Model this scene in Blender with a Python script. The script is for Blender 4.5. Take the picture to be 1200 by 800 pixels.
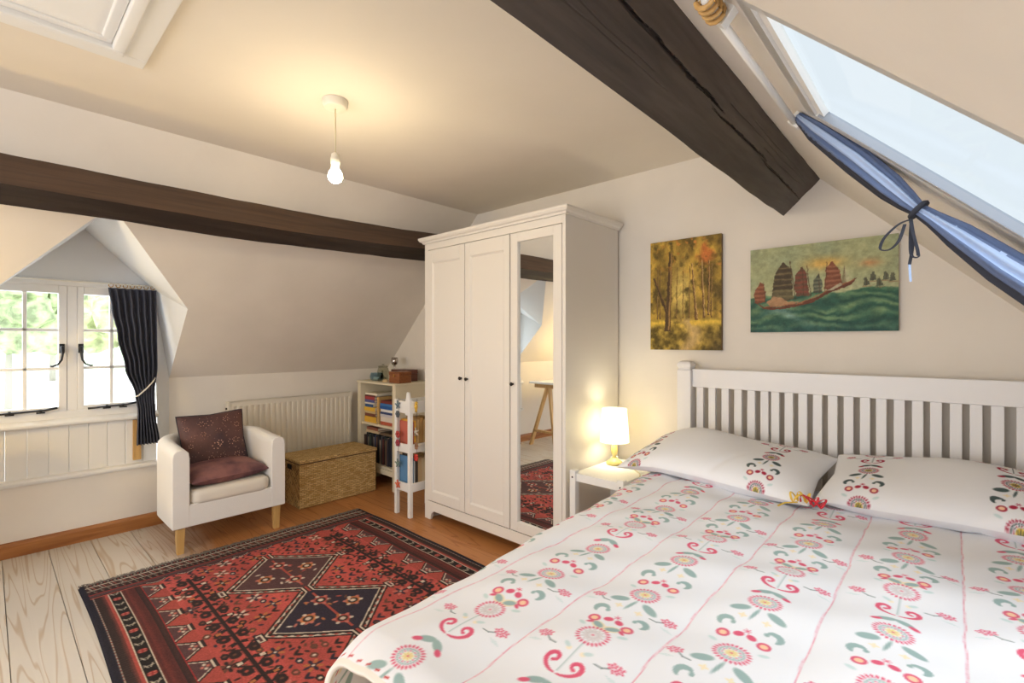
import bpy, bmesh, math, random
import numpy as np
from mathutils import Vector, Matrix, noise as mn
random.seed(4); RNG = np.random.default_rng(7)
for o in list(bpy.data.objects): bpy.data.objects.remove(o, do_unlink=True)
SC = bpy.context.scene; COL = SC.collection
PI = math.pi

# ------------------------------------------------------------------ camera, world, lights, exposure
CAM_H = 1.204
cd = bpy.data.cameras.new('camera'); cam = bpy.data.objects.new('camera', cd); COL.objects.link(cam)
cam.location = (0, 0, CAM_H); cam.rotation_euler = (PI/2, 0, math.radians(42.481))
cd.sensor_width = 36; cd.lens = 36*565/1200; cd.clip_start = .02; cd.clip_end = 300
SC.camera = cam
SC.view_settings.view_transform = 'Standard'; SC.view_settings.look = 'None'
SC.view_settings.exposure = 0.30; SC.view_settings.gamma = 1; SC.view_settings.use_curve_mapping = False

def lin(c):
    c = np.asarray(c, float)/255
    return np.where(c <= .04045, c/12.92, ((c+.055)/1.055)**2.4)
def L4(c): return tuple(float(x) for x in lin(c))+(1.,)

w = bpy.data.worlds.new('sky'); SC.world = w; w.use_nodes = True
bg = w.node_tree.nodes['Background']; bg.inputs[0].default_value = (.86, .93, 1.0, 1); bg.inputs[1].default_value = .86

def light(name, kind, loc, energy, color, target=None, size=None, size_y=None, rad=None):
    d = bpy.data.lights.new(name, kind); d.energy = energy; d.color = color
    o = bpy.data.objects.new(name, d); COL.objects.link(o); o.location = loc
    if kind == 'AREA':
        d.shape = 'RECTANGLE'; d.size = size; d.size_y = size_y or size
    if rad is not None: d.shadow_soft_size = rad
    if target is not None:
        o.rotation_euler = (Vector(target)-Vector(loc)).to_track_quat('-Z', 'Y').to_euler()
    return o
# soft fill light added at the near end of the attic, out of view
light('near_room_fill', 'AREA', (-1.1, -2.0, 1.25), 48, (.92, .95, 1), target=(-1.6, 2.0, 1.15), size=2.4, size_y=1.5)
# overcast sky light: one broad soft source over the roof (through the skylight), one over the garden (through the dormer)
def sky_sun(name, strength, direction, angle, color):
    d = bpy.data.lights.new(name, 'SUN'); d.energy = strength; d.angle = math.radians(angle); d.color = color
    o = bpy.data.objects.new(name, d); COL.objects.link(o); o.rotation_euler = Vector(direction).to_track_quat('-Z', 'Y').to_euler(); o.location = (0, 0, 6); return o
sky_sun('overcast_over_roof', 5.5, (-.62, -.12, -.77), 100, (.90, .95, 1.0))
sky_sun('overcast_over_garden', 10.0, (.80, .22, -.55), 100, (.84, .91, 1.0))

# ------------------------------------------------------------------ materials
def mat(name, c, rough=.6, bump=0., bscale=40., var=0., vscale=6., metal=0., spec=.5, c2=None, emis=None, estr=0., trans=0.):
    m = bpy.data.materials.new(name); m.use_nodes = True; nt = m.node_tree; b = nt.nodes['Principled BSDF']
    b.inputs['Base Color'].default_value = L4(c); b.inputs['Roughness'].default_value = rough
    b.inputs['Metallic'].default_value = metal; b.inputs['Specular IOR Level'].default_value = spec
    tc = nt.nodes.new('ShaderNodeTexCoord')
    if var > 0 or c2 is not None:
        n = nt.nodes.new('ShaderNodeTexNoise'); n.inputs['Scale'].default_value = vscale; n.inputs['Detail'].default_value = 6
        nt.links.new(tc.outputs['Object'], n.inputs['Vector'])
        r = nt.nodes.new('ShaderNodeMix'); r.data_type = 'RGBA'
        cc = np.array(c, float)
        r.inputs[6].default_value = L4(np.clip(cc*(1-var), 0, 255)) if c2 is None else L4(c)
        r.inputs[7].default_value = L4(np.clip(cc*(1+var), 0, 255)) if c2 is None else L4(c2)
        mr = nt.nodes.new('ShaderNodeMapRange'); mr.inputs[1].default_value = .35; mr.inputs[2].default_value = .65
        nt.links.new(n.outputs['Fac'], mr.inputs[0]); nt.links.new(mr.outputs[0], r.inputs[0])
        nt.links.new(r.outputs[2], b.inputs['Base Color'])
    if bump > 0:
        n = nt.nodes.new('ShaderNodeTexNoise'); n.inputs['Scale'].default_value = bscale; n.inputs['Detail'].default_value = 5
        nt.links.new(tc.outputs['Object'], n.inputs['Vector'])
        bp = nt.nodes.new('ShaderNodeBump'); bp.inputs['Strength'].default_value = bump; bp.inputs['Distance'].default_value = .01
        nt.links.new(n.outputs['Fac'], bp.inputs['Height']); nt.links.new(bp.outputs[0], b.inputs['Normal'])
    if emis is not None:
        b.inputs['Emission Color'].default_value = L4(emis); b.inputs['Emission Strength'].default_value = estr
    if trans: b.inputs['Transmission Weight'].default_value = trans
    return m
def wood(name, c1, c2, rough=.5, axis=0, scale=3., stretch=14., bump=.15, dist=3.):
    m = bpy.data.materials.new(name); m.use_nodes = True; nt = m.node_tree; b = nt.nodes['Principled BSDF']
    b.inputs['Roughness'].default_value = rough
    tc = nt.nodes.new('ShaderNodeTexCoord'); mp = nt.nodes.new('ShaderNodeMapping')
    s = [scale*stretch]*3; s[axis] = scale; mp.inputs['Scale'].default_value = s
    nt.links.new(tc.outputs['Object'], mp.inputs[0])
    n = nt.nodes.new('ShaderNodeTexNoise'); n.inputs['Scale'].default_value = 1; n.inputs['Detail'].default_value = 8; n.inputs['Distortion'].default_value = dist*.2
    nt.links.new(mp.outputs[0], n.inputs['Vector'])
    mr = nt.nodes.new('ShaderNodeMapRange'); mr.inputs[1].default_value = .32; mr.inputs[2].default_value = .68
    nt.links.new(n.outputs['Fac'], mr.inputs[0])
    r = nt.nodes.new('ShaderNodeMix'); r.data_type = 'RGBA'; r.inputs[6].default_value = L4(c1); r.inputs[7].default_value = L4(c2)
    nt.links.new(mr.outputs[0], r.inputs[0]); nt.links.new(r.outputs[2], b.inputs['Base Color'])
    bp = nt.nodes.new('ShaderNodeBump'); bp.inputs['Strength'].default_value = bump; bp.inputs['Distance'].default_value = .004
    nt.links.new(n.outputs['Fac'], bp.inputs['Height']); nt.links.new(bp.outputs[0], b.inputs['Normal'])
    return m
def vcol(name, rough=.85, bump=.0, bscale=300., mult=1., sheen=0.):
    m = bpy.data.materials.new(name); m.use_nodes = True; nt = m.node_tree; b = nt.nodes['Principled BSDF']
    a = nt.nodes.new('ShaderNodeAttribute'); a.attribute_name = 'pattern'
    nt.links.new(a.outputs['Color'], b.inputs['Base Color']); b.inputs['Roughness'].default_value = rough
    b.inputs['Specular IOR Level'].default_value = .25
    if bump:
        tc = nt.nodes.new('ShaderNodeTexCoord'); n = nt.nodes.new('ShaderNodeTexNoise'); n.inputs['Scale'].default_value = bscale; n.inputs['Detail'].default_value = 4
        nt.links.new(tc.outputs['Object'], n.inputs['Vector'])
        bp = nt.nodes.new('ShaderNodeBump'); bp.inputs['Strength'].default_value = bump; bp.inputs['Distance'].default_value = .006
        nt.links.new(n.outputs['Fac'], bp.inputs['Height']); nt.links.new(bp.outputs[0], b.inputs['Normal'])
    return m
def wicker():
    m = bpy.data.materials.new('woven_seagrass'); m.use_nodes = True; nt = m.node_tree; b = nt.nodes['Principled BSDF']; b.inputs['Roughness'].default_value = .75
    tc = nt.nodes.new('ShaderNodeTexCoord'); mp = nt.nodes.new('ShaderNodeMapping')
    sx = nt.nodes.new('ShaderNodeSeparateXYZ'); nt.links.new(tc.outputs['Object'], sx.inputs[0])
    # unroll: u = x+y, v = z (sides); lid uses the same rule with x as v
    ad = nt.nodes.new('ShaderNodeMath'); ad.operation = 'ADD'; nt.links.new(sx.outputs[1], ad.inputs[0])
    zx = nt.nodes.new('ShaderNodeMath'); zx.operation = 'ADD'; nt.links.new(sx.outputs[2], zx.inputs[0]); nt.links.new(sx.outputs[0], zx.inputs[1])
    ad.inputs[1].default_value = 0
    cb = nt.nodes.new('ShaderNodeCombineXYZ'); nt.links.new(ad.outputs[0], cb.inputs[0]); nt.links.new(zx.outputs[0], cb.inputs[1])
    br = nt.nodes.new('ShaderNodeTexBrick'); br.inputs['Scale'].default_value = 1; br.inputs['Brick Width'].default_value = .034; br.inputs['Row Height'].default_value = .0125
    br.inputs['Mortar Size'].default_value = .0016; br.inputs['Mortar Smooth'].default_value = .8; br.inputs['Bias'].default_value = 0
    br.inputs['Color1'].default_value = L4((232, 200, 138)); br.inputs['Color2'].default_value = L4((198, 158, 94)); br.inputs['Mortar'].default_value = L4((120, 86, 44))
    ns = nt.nodes.new('ShaderNodeTexNoise'); ns.inputs['Scale'].default_value = 30; nt.links.new(tc.outputs['Object'], ns.inputs['Vector'])
    mx = nt.nodes.new('ShaderNodeMix'); mx.data_type = 'RGBA'; mx.blend_type = 'LINEAR_LIGHT'; mx.inputs[0].default_value = .01
    vm = nt.nodes.new('ShaderNodeVectorMath'); vm.operation = 'MULTIPLY_ADD'; vm.inputs[1].default_value = (.012, .012, 0)
    nt.links.new(ns.outputs['Color'], vm.inputs[0]); nt.links.new(cb.outputs[0], vm.inputs[2]); nt.links.new(vm.outputs[0], br.inputs['Vector'])
    nt.links.new(br.outputs['Color'], b.inputs['Base Color'])
    bp = nt.nodes.new('ShaderNodeBump'); bp.inputs['Strength'].default_value = .9; bp.inputs['Distance'].default_value = .006; bp.invert = True
    nt.links.new(br.outputs['Fac'], bp.inputs['Height']); nt.links.new(bp.outputs[0], b.inputs['Normal'])
    return m
def floor_mat():
    m = bpy.data.materials.new('pine_boards'); m.use_nodes = True; nt = m.node_tree; b = nt.nodes['Principled BSDF']; b.inputs['Roughness'].default_value = .42
    nd = nt.nodes.new; lk = nt.links.new
    tc = nd('ShaderNodeTexCoord'); mp = nd('ShaderNodeMapping'); mp.inputs['Scale'].default_value = (.55, 10, 1); lk(tc.outputs['Object'], mp.inputs[0])
    at = nd('ShaderNodeAttribute'); at.attribute_name = 'board'
    ad = nd('ShaderNodeVectorMath'); ad.operation = 'MULTIPLY_ADD'; ad.inputs[1].default_value = (13, 0, 7); lk(at.outputs['Color'], ad.inputs[0]); lk(mp.outputs[0], ad.inputs[2])
    n = nd('ShaderNodeTexNoise'); n.inputs['Scale'].default_value = 1.0; n.inputs['Detail'].default_value = 1.5; n.inputs['Distortion'].default_value = .4; lk(ad.outputs[0], n.inputs['Vector'])
    ml = nd('ShaderNodeMath'); ml.operation = 'MULTIPLY'; ml.inputs[1].default_value = 75; lk(n.outputs['Fac'], ml.inputs[0])
    sn = nd('ShaderNodeMath'); sn.operation = 'SINE'; lk(ml.outputs[0], sn.inputs[0])
    mr = nd('ShaderNodeMapRange'); mr.inputs[1].default_value = .72; mr.inputs[2].default_value = 1.0; lk(sn.outputs[0], mr.inputs[0])
    # pale boards towards the window, blending to orange boards towards the wardrobe
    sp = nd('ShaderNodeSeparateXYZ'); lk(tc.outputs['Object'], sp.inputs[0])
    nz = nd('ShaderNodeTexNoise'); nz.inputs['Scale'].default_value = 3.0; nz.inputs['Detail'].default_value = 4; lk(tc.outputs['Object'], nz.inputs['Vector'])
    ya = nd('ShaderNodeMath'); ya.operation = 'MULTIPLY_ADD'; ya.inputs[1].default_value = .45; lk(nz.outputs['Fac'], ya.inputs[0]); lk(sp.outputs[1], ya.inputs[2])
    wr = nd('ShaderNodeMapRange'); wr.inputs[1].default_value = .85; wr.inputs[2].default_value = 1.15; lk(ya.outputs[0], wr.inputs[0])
    def mix(c1, c2, fac):
        x = nd('ShaderNodeMix'); x.data_type = 'RGBA'
        for i, c in ((6, c1), (7, c2)):
            if isinstance(c, tuple): x.inputs[i].default_value = L4(c)
            else: lk(c, x.inputs[i])
        lk(fac, x.inputs[0]); return x.outputs[2]
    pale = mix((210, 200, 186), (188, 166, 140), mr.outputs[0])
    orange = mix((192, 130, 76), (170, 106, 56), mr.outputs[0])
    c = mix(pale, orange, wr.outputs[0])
    hv = nd('ShaderNodeHueSaturation'); lk(c, hv.inputs['Color'])
    vv = nd('ShaderNodeMapRange'); vv.inputs[3].default_value = .82; vv.inputs[4].default_value = 1.1; lk(at.outputs['Fac'], vv.inputs[0]); lk(vv.outputs[0], hv.inputs['Value'])
    lk(hv.outputs[0], b.inputs['Base Color'])
    bp = nd('ShaderNodeBump'); bp.inputs['Strength'].default_value = .08; bp.inputs['Distance'].default_value = .003; lk(sn.outputs[0], bp.inputs['Height']); lk(bp.outputs[0], b.inputs['Normal'])
    return m

M = {}
M['plaster'] = mat('cream_plaster', (232, 224, 213), .85, bump=.25, bscale=6, var=.012, vscale=3)
M['ceiling'] = mat('ceiling_paint', (232, 223, 209), .85, bump=.15, bscale=5, var=.01, vscale=2)
M['dormer'] = mat('white_plaster', (232, 233, 234), .8, bump=.12, bscale=8)
M['gloss'] = mat('white_gloss_paint', (236, 234, 230), .35, bump=.04, bscale=20)
M['skirt'] = wood('stained_skirting', (176, 116, 62), (140, 84, 38), .4, axis=1, scale=2.5)
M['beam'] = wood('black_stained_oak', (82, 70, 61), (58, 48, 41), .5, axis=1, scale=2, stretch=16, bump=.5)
M['beamshaded'] = wood('shaded_stained_oak', (54, 42, 34), (38, 29, 23), .55, axis=1, scale=2, stretch=16, bump=.5)  # left purlin's lower faces: same timber, shade painted into the colour
M['beamlit'] = wood('lit_stained_oak', (92, 68, 50), (68, 49, 36), .55, axis=1, scale=2, stretch=16, bump=.5)  # left purlin's upper face: same timber, light painted into the colour
M['crack'] = mat('crack_shadow', (18, 13, 10), .95)
M['wardrobe'] = mat('off_white_lacquer', (232, 226, 218), .4, bump=.03, bscale=10)
M['mirror'] = mat('mirror_glass', (238, 240, 240), .01, metal=1.)
M['knob'] = mat('dark_knob', (50, 42, 38), .35, metal=.6)
M['iron'] = mat('black_iron', (32, 32, 36), .4)
M['brass'] = mat('brass', (190, 150, 90), .3, metal=.9)
M['curtain'] = mat('charcoal_curtain', (80, 82, 94), .9, bump=.3, bscale=400, spec=.2)
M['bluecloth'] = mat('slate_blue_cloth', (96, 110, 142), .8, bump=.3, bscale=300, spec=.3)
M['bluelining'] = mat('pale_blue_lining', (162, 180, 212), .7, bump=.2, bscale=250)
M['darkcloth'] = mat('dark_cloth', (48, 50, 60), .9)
M['chair'] = mat('white_slipcover', (236, 232, 226), .9, bump=.25, bscale=350, spec=.2)
M['seat'] = mat('cream_seat_cover', (230, 222, 208), .9, bump=.25, bscale=350, spec=.2)
M['lightwood'] = wood('light_beech', (212, 172, 108), (190, 146, 84), .45, axis=2, scale=4)
M['wicker'] = wicker()
M['black'] = mat('black_hole', (14, 12, 11), .9)
M['edge'] = mat('brown_edging', (84, 60, 40), .7)
M['rad'] = mat('radiator_enamel', (228, 220, 204), .4)
M['shelf'] = mat('cream_paint', (226, 214, 186), .5)
M['standwhite'] = mat('white_paint', (238, 236, 232), .45)
M['page'] = mat('paper', (232, 222, 200), .9)
M['tanpage'] = mat('yellowed_paper', (206, 178, 132), .9)
M['bed'] = mat('white_bed_lacquer', (238, 236, 236), .4)
M['mattress'] = mat('peach_ticking', (226, 200, 168), .85, bump=.2, bscale=200)
M['duvet'] = vcol('printed_cotton', .9, .12, 25)
M['pillow'] = vcol('printed_pillow', .9, .12, 25)
M['rug'] = vcol('knotted_wool', .97, .5, 260)
M['paint'] = vcol('oil_paint', .5, .35, 120)
M['canvasedge'] = mat('canvas_edge', (120, 96, 60), .8)
M['fringe'] = mat('wool_fringe', (112, 104, 98), .95)
M['trestle'] = wood('pale_pine', (222, 184, 128), (204, 160, 100), .5, axis=2, scale=4)
M['tabletop'] = mat('white_tabletop', (240, 238, 232), .4)
M['hatchyellow'] = mat('aged_cream_gloss', (234, 222, 190), .4)
M['gold'] = mat('antique_glass_base', (226, 204, 128), .25)
M['cord'] = mat('cream_flex', (226, 214, 180), .5)
M['rose'] = mat('white_plastic', (232, 226, 212), .4)
M['bulb'] = mat('lit_bulb', (255, 244, 220), .3, emis=(255, 240, 205), estr=45)
M['cushion'] = mat('plum_velvet', (66, 44, 50), .6, bump=.3, bscale=60, c2=(104, 68, 62), vscale=5)
M['cushion2'] = mat('mauve_velvet', (84, 50, 58), .6, bump=.35, bscale=40, c2=(146, 98, 92), vscale=9)
M['sequin'] = mat('copper_sequins', (224, 176, 150), .3, metal=.6)
M['red'] = mat('red_ribbon', (204, 44, 60), .6)
M['yellow'] = mat('yellow_ribbon', (226, 190, 80), .6)
M['box1'] = wood('mahogany', (110, 58, 38), (82, 40, 26), .35, axis=0, scale=6)
M['box2'] = wood('carved_teak', (156, 94, 50), (118, 64, 30), .4, axis=0, scale=9)
M['silver'] = mat('silver', (200, 192, 186), .2, metal=1)
M['lampbulb'] = mat('lamp_bulb', (255, 246, 220), .3, emis=(255, 240, 200), estr=6)
M['grass'] = mat('lawn', (200, 222, 178), .95, var=.12, vscale=.5)
M['gravel'] = mat('pale_drive', (240, 238, 232), .9, var=.04, vscale=.6)
M['leaf1'] = mat('pale_foliage', (178, 184, 140), .95, var=.22, vscale=1.2)
M['leaf2'] = mat('dark_foliage', (156, 168, 126), .95, var=.22, vscale=2.2)
M['bark'] = mat('bark', (176, 170, 158), .95)
M['stone'] = mat('pale_stone', (236, 232, 222), .9, var=.08, vscale=3)
def glass(name, c, rough=0., alpha=.12):
    m = bpy.data.materials.new(name); m.use_nodes = True; nt = m.node_tree; nt.nodes.remove(nt.nodes['Principled BSDF'])
    t = nt.nodes.new('ShaderNodeBsdfTransparent'); t.inputs[0].default_value = L4(c)
    g = nt.nodes.new('ShaderNodeBsdfGlossy'); g.inputs['Roughness'].default_value = rough+.02
    mx = nt.nodes.new('ShaderNodeMixShader'); fr = nt.nodes.new('ShaderNodeLayerWeight'); fr.inputs[0].default_value = .12
    sc = nt.nodes.new('ShaderNodeMath'); sc.operation = 'MULTIPLY'; sc.inputs[1].default_value = .15; nt.links.new(fr.outputs['Facing'], sc.inputs[0])
    nt.links.new(sc.outputs[0], mx.inputs[0]); nt.links.new(t.outputs[0], mx.inputs[1]); nt.links.new(g.outputs[0], mx.inputs[2])
    nt.links.new(mx.outputs[0], nt.nodes['Material Output'].inputs[0]); return m
M['gasket'] = mat('grey_seal', (140, 146, 156), .7)
M['pane'] = glass('window_glass', (250, 252, 252))
M['blueglass'] = glass('blue_grey_glass', (222, 234, 240), .05)
M['clearglass'] = glass('clear_glass', (240, 240, 234), .03)
def shade_mat():
    m = bpy.data.materials.new('lamp_shade_fabric'); m.use_nodes = True; nt = m.node_tree; nt.nodes.remove(nt.nodes['Principled BSDF'])
    d = nt.nodes.new('ShaderNodeBsdfDiffuse'); d.inputs[0].default_value = L4((246, 240, 222))
    t = nt.nodes.new('ShaderNodeBsdfTranslucent'); t.inputs[0].default_value = L4((250, 240, 205))
    e = nt.nodes.new('ShaderNodeEmission'); e.inputs[0].default_value = L4((255, 250, 222)); e.inputs[1].default_value = .52
    mx = nt.nodes.new('ShaderNodeMixShader'); mx.inputs[0].default_value = .38
    ad = nt.nodes.new('ShaderNodeAddShader')
    nt.links.new(d.outputs[0], mx.inputs[1]); nt.links.new(t.outputs[0], mx.inputs[2]); nt.links.new(mx.outputs[0], ad.inputs[0]); nt.links.new(e.outputs[0], ad.inputs[1])
    nt.links.new(ad.outputs[0], nt.nodes['Material Output'].inputs[0]); return m
M['shade'] = shade_mat()
_cc = {}
def cmat(c, rough=.7):
    k = tuple(c)
    if k not in _cc: _cc[k] = mat('cover_%d_%d_%d' % k, c, rough)
    return _cc[k]

# ------------------------------------------------------------------ geometry helpers
class MB:
    def __init__(s): s.v = []; s.f = []
    def add(s, vs, fs):
        n = len(s.v); s.v += [tuple(p) for p in vs]; s.f += [tuple(i+n for i in f) for f in fs]; return s
    def box(s, x0, x1, y0, y1, z0, z1):
        return s.add([(x0,y0,z0),(x1,y0,z0),(x1,y1,z0),(x0,y1,z0),(x0,y0,z1),(x1,y0,z1),(x1,y1,z1),(x0,y1,z1)],
                     [(3,2,1,0),(4,5,6,7),(0,1,5,4),(1,2,6,5),(2,3,7,6),(3,0,4,7)])
    def bar(s, p0, p1, w, d, up=(0,0,1)):
        p0, p1 = Vector(p0), Vector(p1); a = (p1-p0).normalized(); u = a.cross(Vector(up))
        if u.length < 1e-4: u = a.cross(Vector((1,0,0)))
        u.normalize(); n = u.cross(a)
        vs = [p+u*(i*w/2)+n*(j*d/2) for p in (p0, p1) for i, j in ((-1,-1),(1,-1),(1,1),(-1,1))]
        return s.add(vs, [(3,2,1,0),(4,5,6,7),(0,1,5,4),(1,2,6,5),(2,3,7,6),(3,0,4,7)])
    def prism(s, poly, a0, a1, axis='y', cap=True):
        n = len(poly)
        def P(p, a): return {'y': (p[0], a, p[1]), 'x': (a, p[0], p[1]), 'z': (p[0], p[1], a)}[axis]
        vs = [P(p, a0) for p in poly]+[P(p, a1) for p in poly]
        fs = [(i, (i+1) % n, n+(i+1) % n, n+i) for i in range(n)]
        if cap: fs += [tuple(range(n))[::-1], tuple(range(n, 2*n))]
        return s.add(vs, fs)
    def tube(s, pts, r, n=8, closed=False):
        pts = [Vector(p) for p in pts]; k = len(pts); rs = r if isinstance(r, (list, tuple)) else [r]*k
        up = Vector((0.13, .07, 1)); vs = []; fs = []
        for i, p in enumerate(pts):
            a = pts[(i+1) % k] if (closed or i < k-1) else p; b = pts[i-1] if (closed or i > 0) else p
            d = (a-b).normalized(); u = d.cross(up)
            if u.length < 1e-3: u = d.cross(Vector((1, .1, 0)))
            u.normalize(); v = u.cross(d)
            vs += [p+(u*math.cos(2*PI*j/n)+v*math.sin(2*PI*j/n))*rs[i] for j in range(n)]
        m = k if closed else k-1
        for i in range(m):
            for j in range(n):
                a = i*n; b = ((i+1) % k)*n; fs.append((a+j, a+(j+1) % n, b+(j+1) % n, b+j))
        if not closed: fs += [tuple(range(n))[::-1], tuple(range((k-1)*n, k*n))]
        return s.add(vs, fs)
    def lathe(s, c, prof, n=20, cap0=True, cap1=True):
        vs = [(c[0]+r*math.cos(2*PI*j/n), c[1]+r*math.sin(2*PI*j/n), c[2]+z) for r, z in prof for j in range(n)]
        fs = [(i*n+j, i*n+(j+1) % n, (i+1)*n+(j+1) % n, (i+1)*n+j) for i in range(len(prof)-1) for j in range(n)]
        if cap0: fs.append(tuple(range(n))[::-1])
        if cap1: fs.append(tuple(range((len(prof)-1)*n, len(prof)*n)))
        return s.add(vs, fs)
    def ball(s, c, r, n=10, sq=(1,1,1)):
        m = max(4, n//2)
        prof = [(max(1e-4, math.sin(PI*i/m)), -math.cos(PI*i/m)) for i in range(m+1)]
        k = len(s.v); s.lathe((0,0,0), prof, n)
        for i in range(k, len(s.v)):
            p = s.v[i]; s.v[i] = (c[0]+p[0]*r*sq[0], c[1]+p[1]*r*sq[1], c[2]+p[2]*r*sq[2])
        return s
    def grid(s, fn, nu, nv, flip=False):
        vs = [fn(i/nu, j/nv) for j in range(nv+1) for i in range(nu+1)]; W = nu+1
        fs = [(j*W+i, j*W+i+1, (j+1)*W+i+1, (j+1)*W+i) for j in range(nv) for i in range(nu)]
        if flip: fs = [f[::-1] for f in fs]
        return s.add(vs, fs)
    def xf(s, mtx):
        s.v = [tuple(mtx @ Vector(p)) for p in s.v]; return s

def origin_of(o):
    v = Vector((0,0,0))
    while o: v += o.location; o = o.parent
    return v
def obj(name, mb, m, parent=None, smooth=False, bevel=0., seg=2, sub=0, base=None, recalc=True):
    me = bpy.data.meshes.new(name)
    vs = [Vector(p) for p in mb.v]
    if parent is None:
        if base is None:
            a = np.array(mb.v); base = ((a[:,0].min()+a[:,0].max())/2, (a[:,1].min()+a[:,1].max())/2, a[:,2].min())
        org = Vector(base)
    else: org = origin_of(parent)
    me.from_pydata([p-org for p in vs], [], mb.f); me.update()
    if recalc:
        bm = bmesh.new(); bm.from_mesh(me); bmesh.ops.recalc_face_normals(bm, faces=bm.faces); bm.to_mesh(me); bm.free()
    o = bpy.data.objects.new(name, me); COL.objects.link(o); me.materials.append(m)
    if parent is None: o.location = org
    else: o.parent = parent
    if smooth:
        for p in me.polygons: p.use_smooth = True
    if bevel:
        b = o.modifiers.new('bevel', 'BEVEL'); b.width = bevel; b.segments = seg; b.limit_method = 'ANGLE'; b.angle_limit = math.radians(40)
        for p in me.polygons: p.use_smooth = True
        wn = o.modifiers.new('wn', 'WEIGHTED_NORMAL'); wn.keep_sharp = True
    if sub:
        q = o.modifiers.new('sub', 'SUBSURF'); q.levels = q.render_levels = sub
    return o
def thing(name, label, cat, loc, group=None):
    o = bpy.data.objects.new(name, None); COL.objects.link(o); o.location = loc; o.empty_display_size = .1
    o['label'] = label; o['category'] = cat
    if group: o['group'] = group
    return o
def tag(o, label, cat, group=None):
    o['label'] = label; o['category'] = cat
    if group: o['group'] = group
    return o
def struct(name, mb, m, **k):
    o = obj(name, mb, m, **k)
    if o.parent is None: o['kind'] = 'structure'
    return o
def patterned(name, fn, canvas, m, parent=None, base=None, back=None):
    """grid mesh whose vertices carry the canvas colours; fn(X,Y)->array of points"""
    ny, nx = canvas.shape[:2]
    X, Y = np.meshgrid(np.linspace(0, 1, nx), np.linspace(0, 1, ny))
    P = fn(X, Y).reshape(-1, 3)
    if parent is None:
        if base is None: base = (P[:,0].mean(), P[:,1].mean(), P[:,2].min())
        org = np.array(base)
    else: org = np.array(origin_of(parent))
    P = P-org
    ii = np.arange(nx*ny).reshape(ny, nx)
    F = np.stack([ii[:-1,:-1], ii[:-1,1:], ii[1:,1:], ii[1:,:-1]], -1).reshape(-1, 4)
    me = bpy.data.meshes.new(name)
    me.vertices.add(len(P)); me.vertices.foreach_set('co', P.astype(np.float32).ravel())
    me.loops.add(F.size); me.loops.foreach_set('vertex_index', F.astype(np.int32).ravel())
    me.polygons.add(len(F)); me.polygons.foreach_set('loop_start', (np.arange(len(F))*4).astype(np.int32))
    me.polygons.foreach_set('loop_total', np.full(len(F), 4, np.int32))
    me.update(calc_edges=True); me.validate()
    me.polygons.foreach_set('use_smooth', np.ones(len(F), bool))
    a = me.color_attributes.new('pattern', 'FLOAT_COLOR', 'POINT')
    c = np.ones((nx*ny, 4), np.float32); c[:, :3] = lin(np.clip(canvas, 0, 255).reshape(-1, 3)); a.data.foreach_set('color', c.ravel())
    me.materials.append(m)
    o = bpy.data.objects.new(name, me); COL.objects.link(o)
    if parent is None: o.location = base
    else: o.parent = parent
    return o

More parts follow.
